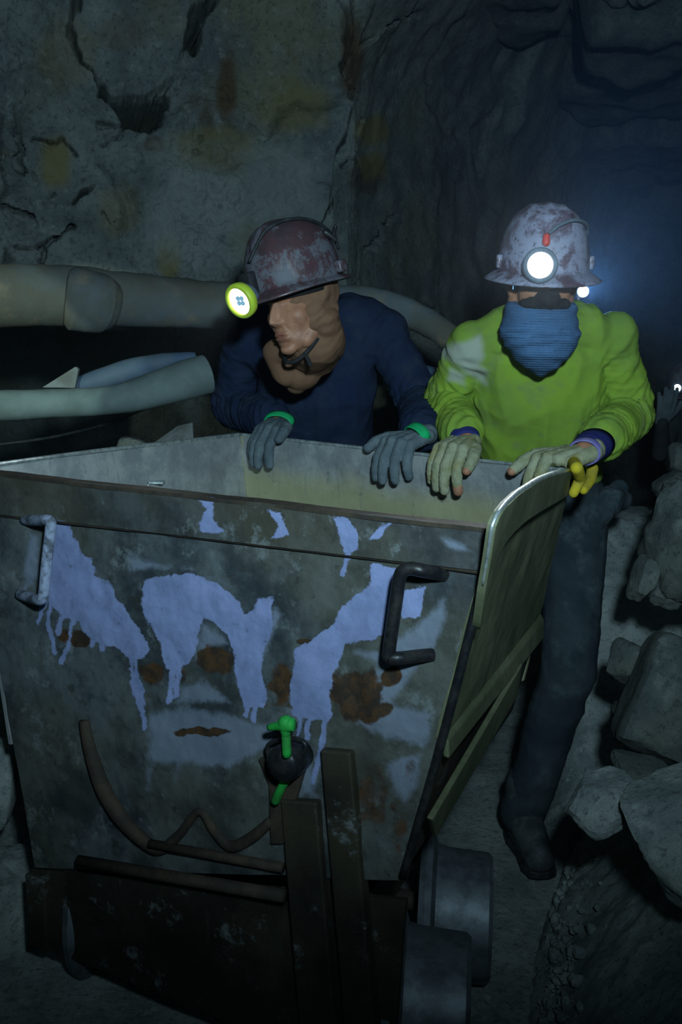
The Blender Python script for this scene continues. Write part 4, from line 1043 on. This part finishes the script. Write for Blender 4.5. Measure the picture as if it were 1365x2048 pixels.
MB().tube([dome(-6, 34, .010), dome(6, 42, .008), dome(28, 48, .007), dome(55, 48, .007), dome(78, 44, .007), dome(95, 38, .009), dome(102, 33, .008), dome(115, 36, .008), dome(140, 30, .006)], .0042, 8, sub=5).build('lamp_cable', M['lamp_body'], hel)
for th in (-82, 82): MB().box(dome(th, 8, .002), (.016, .035, .034), HR.R).build('cable_clip', M['helmet_white'], hel, True, .005)

# --- the miner in navy
HL = Head(P(597, 580, 2.60), (-.66, -.73, -.20), 9)
for _ in range(6):
    e_ = proj(HL.w(0, -.085, -.120))[0]; HL.c = HL.c + V(572 - e_[0], 0, e_[1] - 713)*2.6/FPX
o1 = rimpt(540, 882); o1[2] = cD[2] + .026; o1 = o1 + NB*.012
o2 = rimpt(800, 908); o2[2] = cC[2] + .026; o2 = o2 + NB*.012
h1 = hand_pts(o1, NB - UP*.2, UP, EB, .98, (42, 74, 92), 1.2, o1 - NB*.078 - EB*.02 + UP*.018, [(.046, -.02, .004), (.060, .004, .0), (.064, .024, -.010)])
h2 = hand_pts(o2, NB - UP*.2, UP, -EB, 1.0, (48, 80, 95), 1.12, o2 - NB*.078 + EB*.02 + UP*.018, [(.046, -.02, .004), (.062, .004, .0), (.070, .022, -.010)])
L_ = dict(head=HL, neck=P(640, 672, 3.10), chest=P(632, 790, 3.16), waist=P(640, 920, 3.28), hip=P(645, 1000, 3.33), fwd=unit(V(-.25, -.93, -.25)), side=unit(V(1, -.25, .06)),
    sh=[P(492, 690, 3.18), P(768, 664, 3.10)], el=[P(462, 815, 3.28), P(842, 812, 3.04)], hands=[h1, h2],
    hips=[P(580, 1010, 3.36), P(700, 1010, 3.30)], knee=[P(590, 1220, 3.24), P(700, 1230, 3.16)], ankle=[V(-.17, 3.46, .10), V(.10, 3.36, .10)], toe=[V(-.20, 3.30, .045), V(.06, 3.20, .045)],
    grow=.016, sleeve=(.80, .84), ears=False, shirt=M['navy'], shirt_label='dark navy work jacket', trousers=M['trousers'], trouser_label='black work trousers', tf=(7, 7, 3),
    shirt_extra=lambda mb: mb.ell(P(715, 640, 3.14), (.10, .10, .075)).ell(P(560, 660, 3.2), (.13, .10, .08)))
miner_l = miner('person', 'miner in navy jacket, tan hood and maroon helmet leaning on the cart, looking down', L_)
for hp in (h1, h2):
    g_ = glove(miner_l, hp, M['glove_grey'], 'grey rubber-dipped work glove')
    ax = unit(hp[0] - hp[1][1][0][1]); ring_cuff('glove_cuff', hp[0] - ax*.026 + UP*.002, ax + UP*.35, .044, .047, .026, M['glove_green'], g_, 'bright green glove cuff', .62)
# hood
m_ = MB(); E = lambda c, r: m_.ell(HL.w(*c), r, HL.R)
E((0, .026, .025), (.086, .100, .092)); E((-.034, .022, -.045), (.050, .058, .080)); E((.034, .022, -.045), (.052, .060, .080)); E((.052, -.004, -.030), (.030, .036, .050)); E((-.050, -.002, -.035), (.030, .032, .050))
m_.chain([HL.w(0, .030, -.09), P(622, 700, 2.76), P(604, 738, 2.75), P(595, 764, 2.78)], [.078, .078, .056, .032])
m_.chain([HL.w(-.045, .008, -.10), P(556, 705, 2.70), P(576, 740, 2.73)], [.035, .038, .042]); m_.chain([HL.w(.055, .015, -.06), P(652, 690, 2.77)], [.045, .045])
m_.chain([P(610, 710, 2.78), P(640, 680, 3.0)], [.07, .08])
def hfold(co, no):
    q = HL.loc(co); u = np.hypot(q[:, 1] + .01, q[:, 2] - .03); n = .0040*np.exp(-((q[:, 2] + .04)/.07)**2)*np.sin(u*150 + 4*fbm(co, 8, 3))*smooth(.04, .07, q[:, 0]) + .004*(1 - 2*np.abs(perlin(co*V(14, 14, 7))))
    return no*n[:, None]
o = skinned('hood', m_, .004, 4, M['hood'], miner_l, hfold); o['label'] = 'tan cloth hood wrapped round the face'
st = [HL.w(-.058, -.010, -.085), HL.w(-.040, -.050, -.122), HL.w(-.010, -.074, -.136), HL.w(.018, -.068, -.136), HL.w(.040, -.045, -.120), HL.w(.058, -.015, -.095)]
MB().tube(st, .0055, 8, sub=6).tube([HL.w(.034, -.052, -.124), HL.w(.046, -.056, -.142), HL.w(.050, -.056, -.158)], .0055, 8, sub=4).build('chin_strap', M['black'], miner_l)
hel, dome = helmet(miner_l, HL, M['helmet_maroon'], .020, 1.0, 'scuffed maroon helmet caked with grey dust', .006, .048, 1.08)
c = dome(-4, 3, .036) - HL.R[:, 2]*.018; cap_lamp(hel, c + HL.R @ V(0, -.012, 0), unit(HL.R @ V(.05, -1, -.22)), M['bezel_lime'], .0345, (5, 75), True, .036)
MB().box(dome(-5, 9, .014), (.045, .026, .055), HL.R).build('lamp_bracket', M['black'], hel, True, .006)
MB().tube([dome(2, 26, .016), dome(10, 40, .008), dome(25, 56, .007), dome(60, 68, .007), dome(100, 62, .007), dome(125, 48, .008), dome(140, 35, .010), dome(148, 22, .010)], .0042, 8, sub=5).build('lamp_cable', M['rubber'], hel)
MB().cap(dome(118, 40, .006), dome(122, 30, .014), .010, .007).cap(dome(122, 32, .012), dome(120, 38, .034), .006, .005).build('cable_clip', M['iron'], hel)
MB().box(dome(112, 6, .008), (.03, .03, .03), HL.R).build('cable_clip', M['helmet_maroon'], hel, True, .005)

# ------------------------------------------------------------------ a third lamp behind the head, a distant miner, the dusty air
lp = P(1166, 583, 3.5)
bz = float(bank_z(np.array([lp[0]]), np.array([lp[1]]))[0]); st = empty('lamp_stand', (lp[0] - .02, lp[1], bz)); tag(st, 'work lamp on a stand shining just behind the helmet of the miner in lime green', 'lamp')
MB().tube([V(lp[0]-.02, lp[1], bz), V(lp[0]-.02, lp[1], lp[2] - .015)], .012, 10).build('pole', M['iron'], st)
MB().lathe([(.16, 0), (.16, .012), (.03, .03), (.012, .06)], V(lp[0]-.02, lp[1], bz), UP, 24).build('base', M['iron'], st)
fa = unit(V(.02, -1, -.02))
hs = MB().lathe([(.01,-.05),(.015,-.045),(.022,-.01),(.022,.004),(.01,.004)], lp, fa, 24).build('lamp_housing', M['lamp_body'], st)
MB().lathe([(.001,.006),(.019,.006),(.019,.010),(.001,.012)], lp, fa, 24).build('lamp_lens', M['lens'], hs)
spot('stand_lamp_beam', tuple(lp + fa*.03), tuple(lp + fa + V(0, 0, .28)), 95, (.18, .46, 1.0), 85, .9, .03)

# distant miner crouching by the track, cap lamp on
Df = 5.2
HF = Head(P(1372, 792, Df), (-.35, -.9, -.05), 0)
b = MB(); head_shapes(b, HF); nk = P(1376, 830, Df + .05); ch = P(1385, 900, Df + .1); hp_ = P(1400, 985, Df + .2)
b.chain([HF.w(0,.02,-.05), nk], [.055, .07]); b.chain([nk, ch, hp_], [.12, .16, .15]); shf = [P(1338, 858, Df), P(1430, 862, Df)]
elf = [P(1322, 905, Df - .05), P(1450, 920, Df - .05)]; wrf = [P(1325, 845, Df - .2), P(1420, 960, Df - .2)]
for k in (0, 1): b.chain([nk*.5 + shf[k]*.5, shf[k], elf[k], wrf[k]], [.08, .06, .048, .035])
kn = [P(1350, 1010, Df - .15), P(1440, 1010, Df - .15)]; fz = [V(kn[0][0] - .02, Df, .05), V(kn[1][0], Df, .05)]
for k in (0, 1): b.chain([hp_, kn[k], fz[k]], [.10, .07, .05]); b.cap(fz[k], fz[k] + V(0, -.16, -.01), .045, .04)
far = skinned('person', b, .010, 3, M['trousers']); tag(far, 'dark distant miner with a small bright cap lamp, raising one hand', 'person')
hf = hand_pts(wrf[0] + V(.01, -.02, .08), V(.1, -.2, 1), V(0, -1, -.2), V(1, 0, 0), 1.0, (8, 18, 25), 1.0, wrf[0])
b = MB(); hand_shapes(b, hf); skinned('glove', b, .005, 2, M['glove_grey'], far)['label'] = 'grey glove on the raised hand'
hel, dome = helmet(far, HF, M['helmet_maroon'], .02, 1.0, 'dark helmet', .006, .026)
c = P(1355, 776, Df - .16); aim = unit(V(-.18, -1, .0))
cap_lamp(hel, c, aim, M['lamp_body'], .020, None, False, .024)
spot('far_cap_beam', tuple(c + aim*.03), tuple(c + unit(V(-.30, -.9, .16))), 12, (.6, .85, 1.0), 22, .7, .02)

# dusty air that shows the lamps' glow
t = NT('dusty_air'); t.t.nodes.remove(t.b); vs = t.n('ShaderNodeVolumeScatter'); vs.inputs['Color'].default_value = (.75, .88, 1, 1)
vs.inputs['Density'].default_value = .012; vs.inputs['Anisotropy'].default_value = .35; t.t.links.new(vs.outputs[0], t.out.inputs['Volume'])
hz = MB().hexa([V(-3.6,2.0,-.2), V(2.6,2.0,-.2), V(6,9.9,-.2), V(-3.6,9.9,-.2), V(-3.6,2.0,3.6), V(2.6,2.0,3.6), V(6,9.9,3.6), V(-3.6,9.9,3.6)]).build('dusty_air', t.m, None, False)
tag(hz, 'thin dusty air hanging in the tunnel', 'dust', kind='stuff')
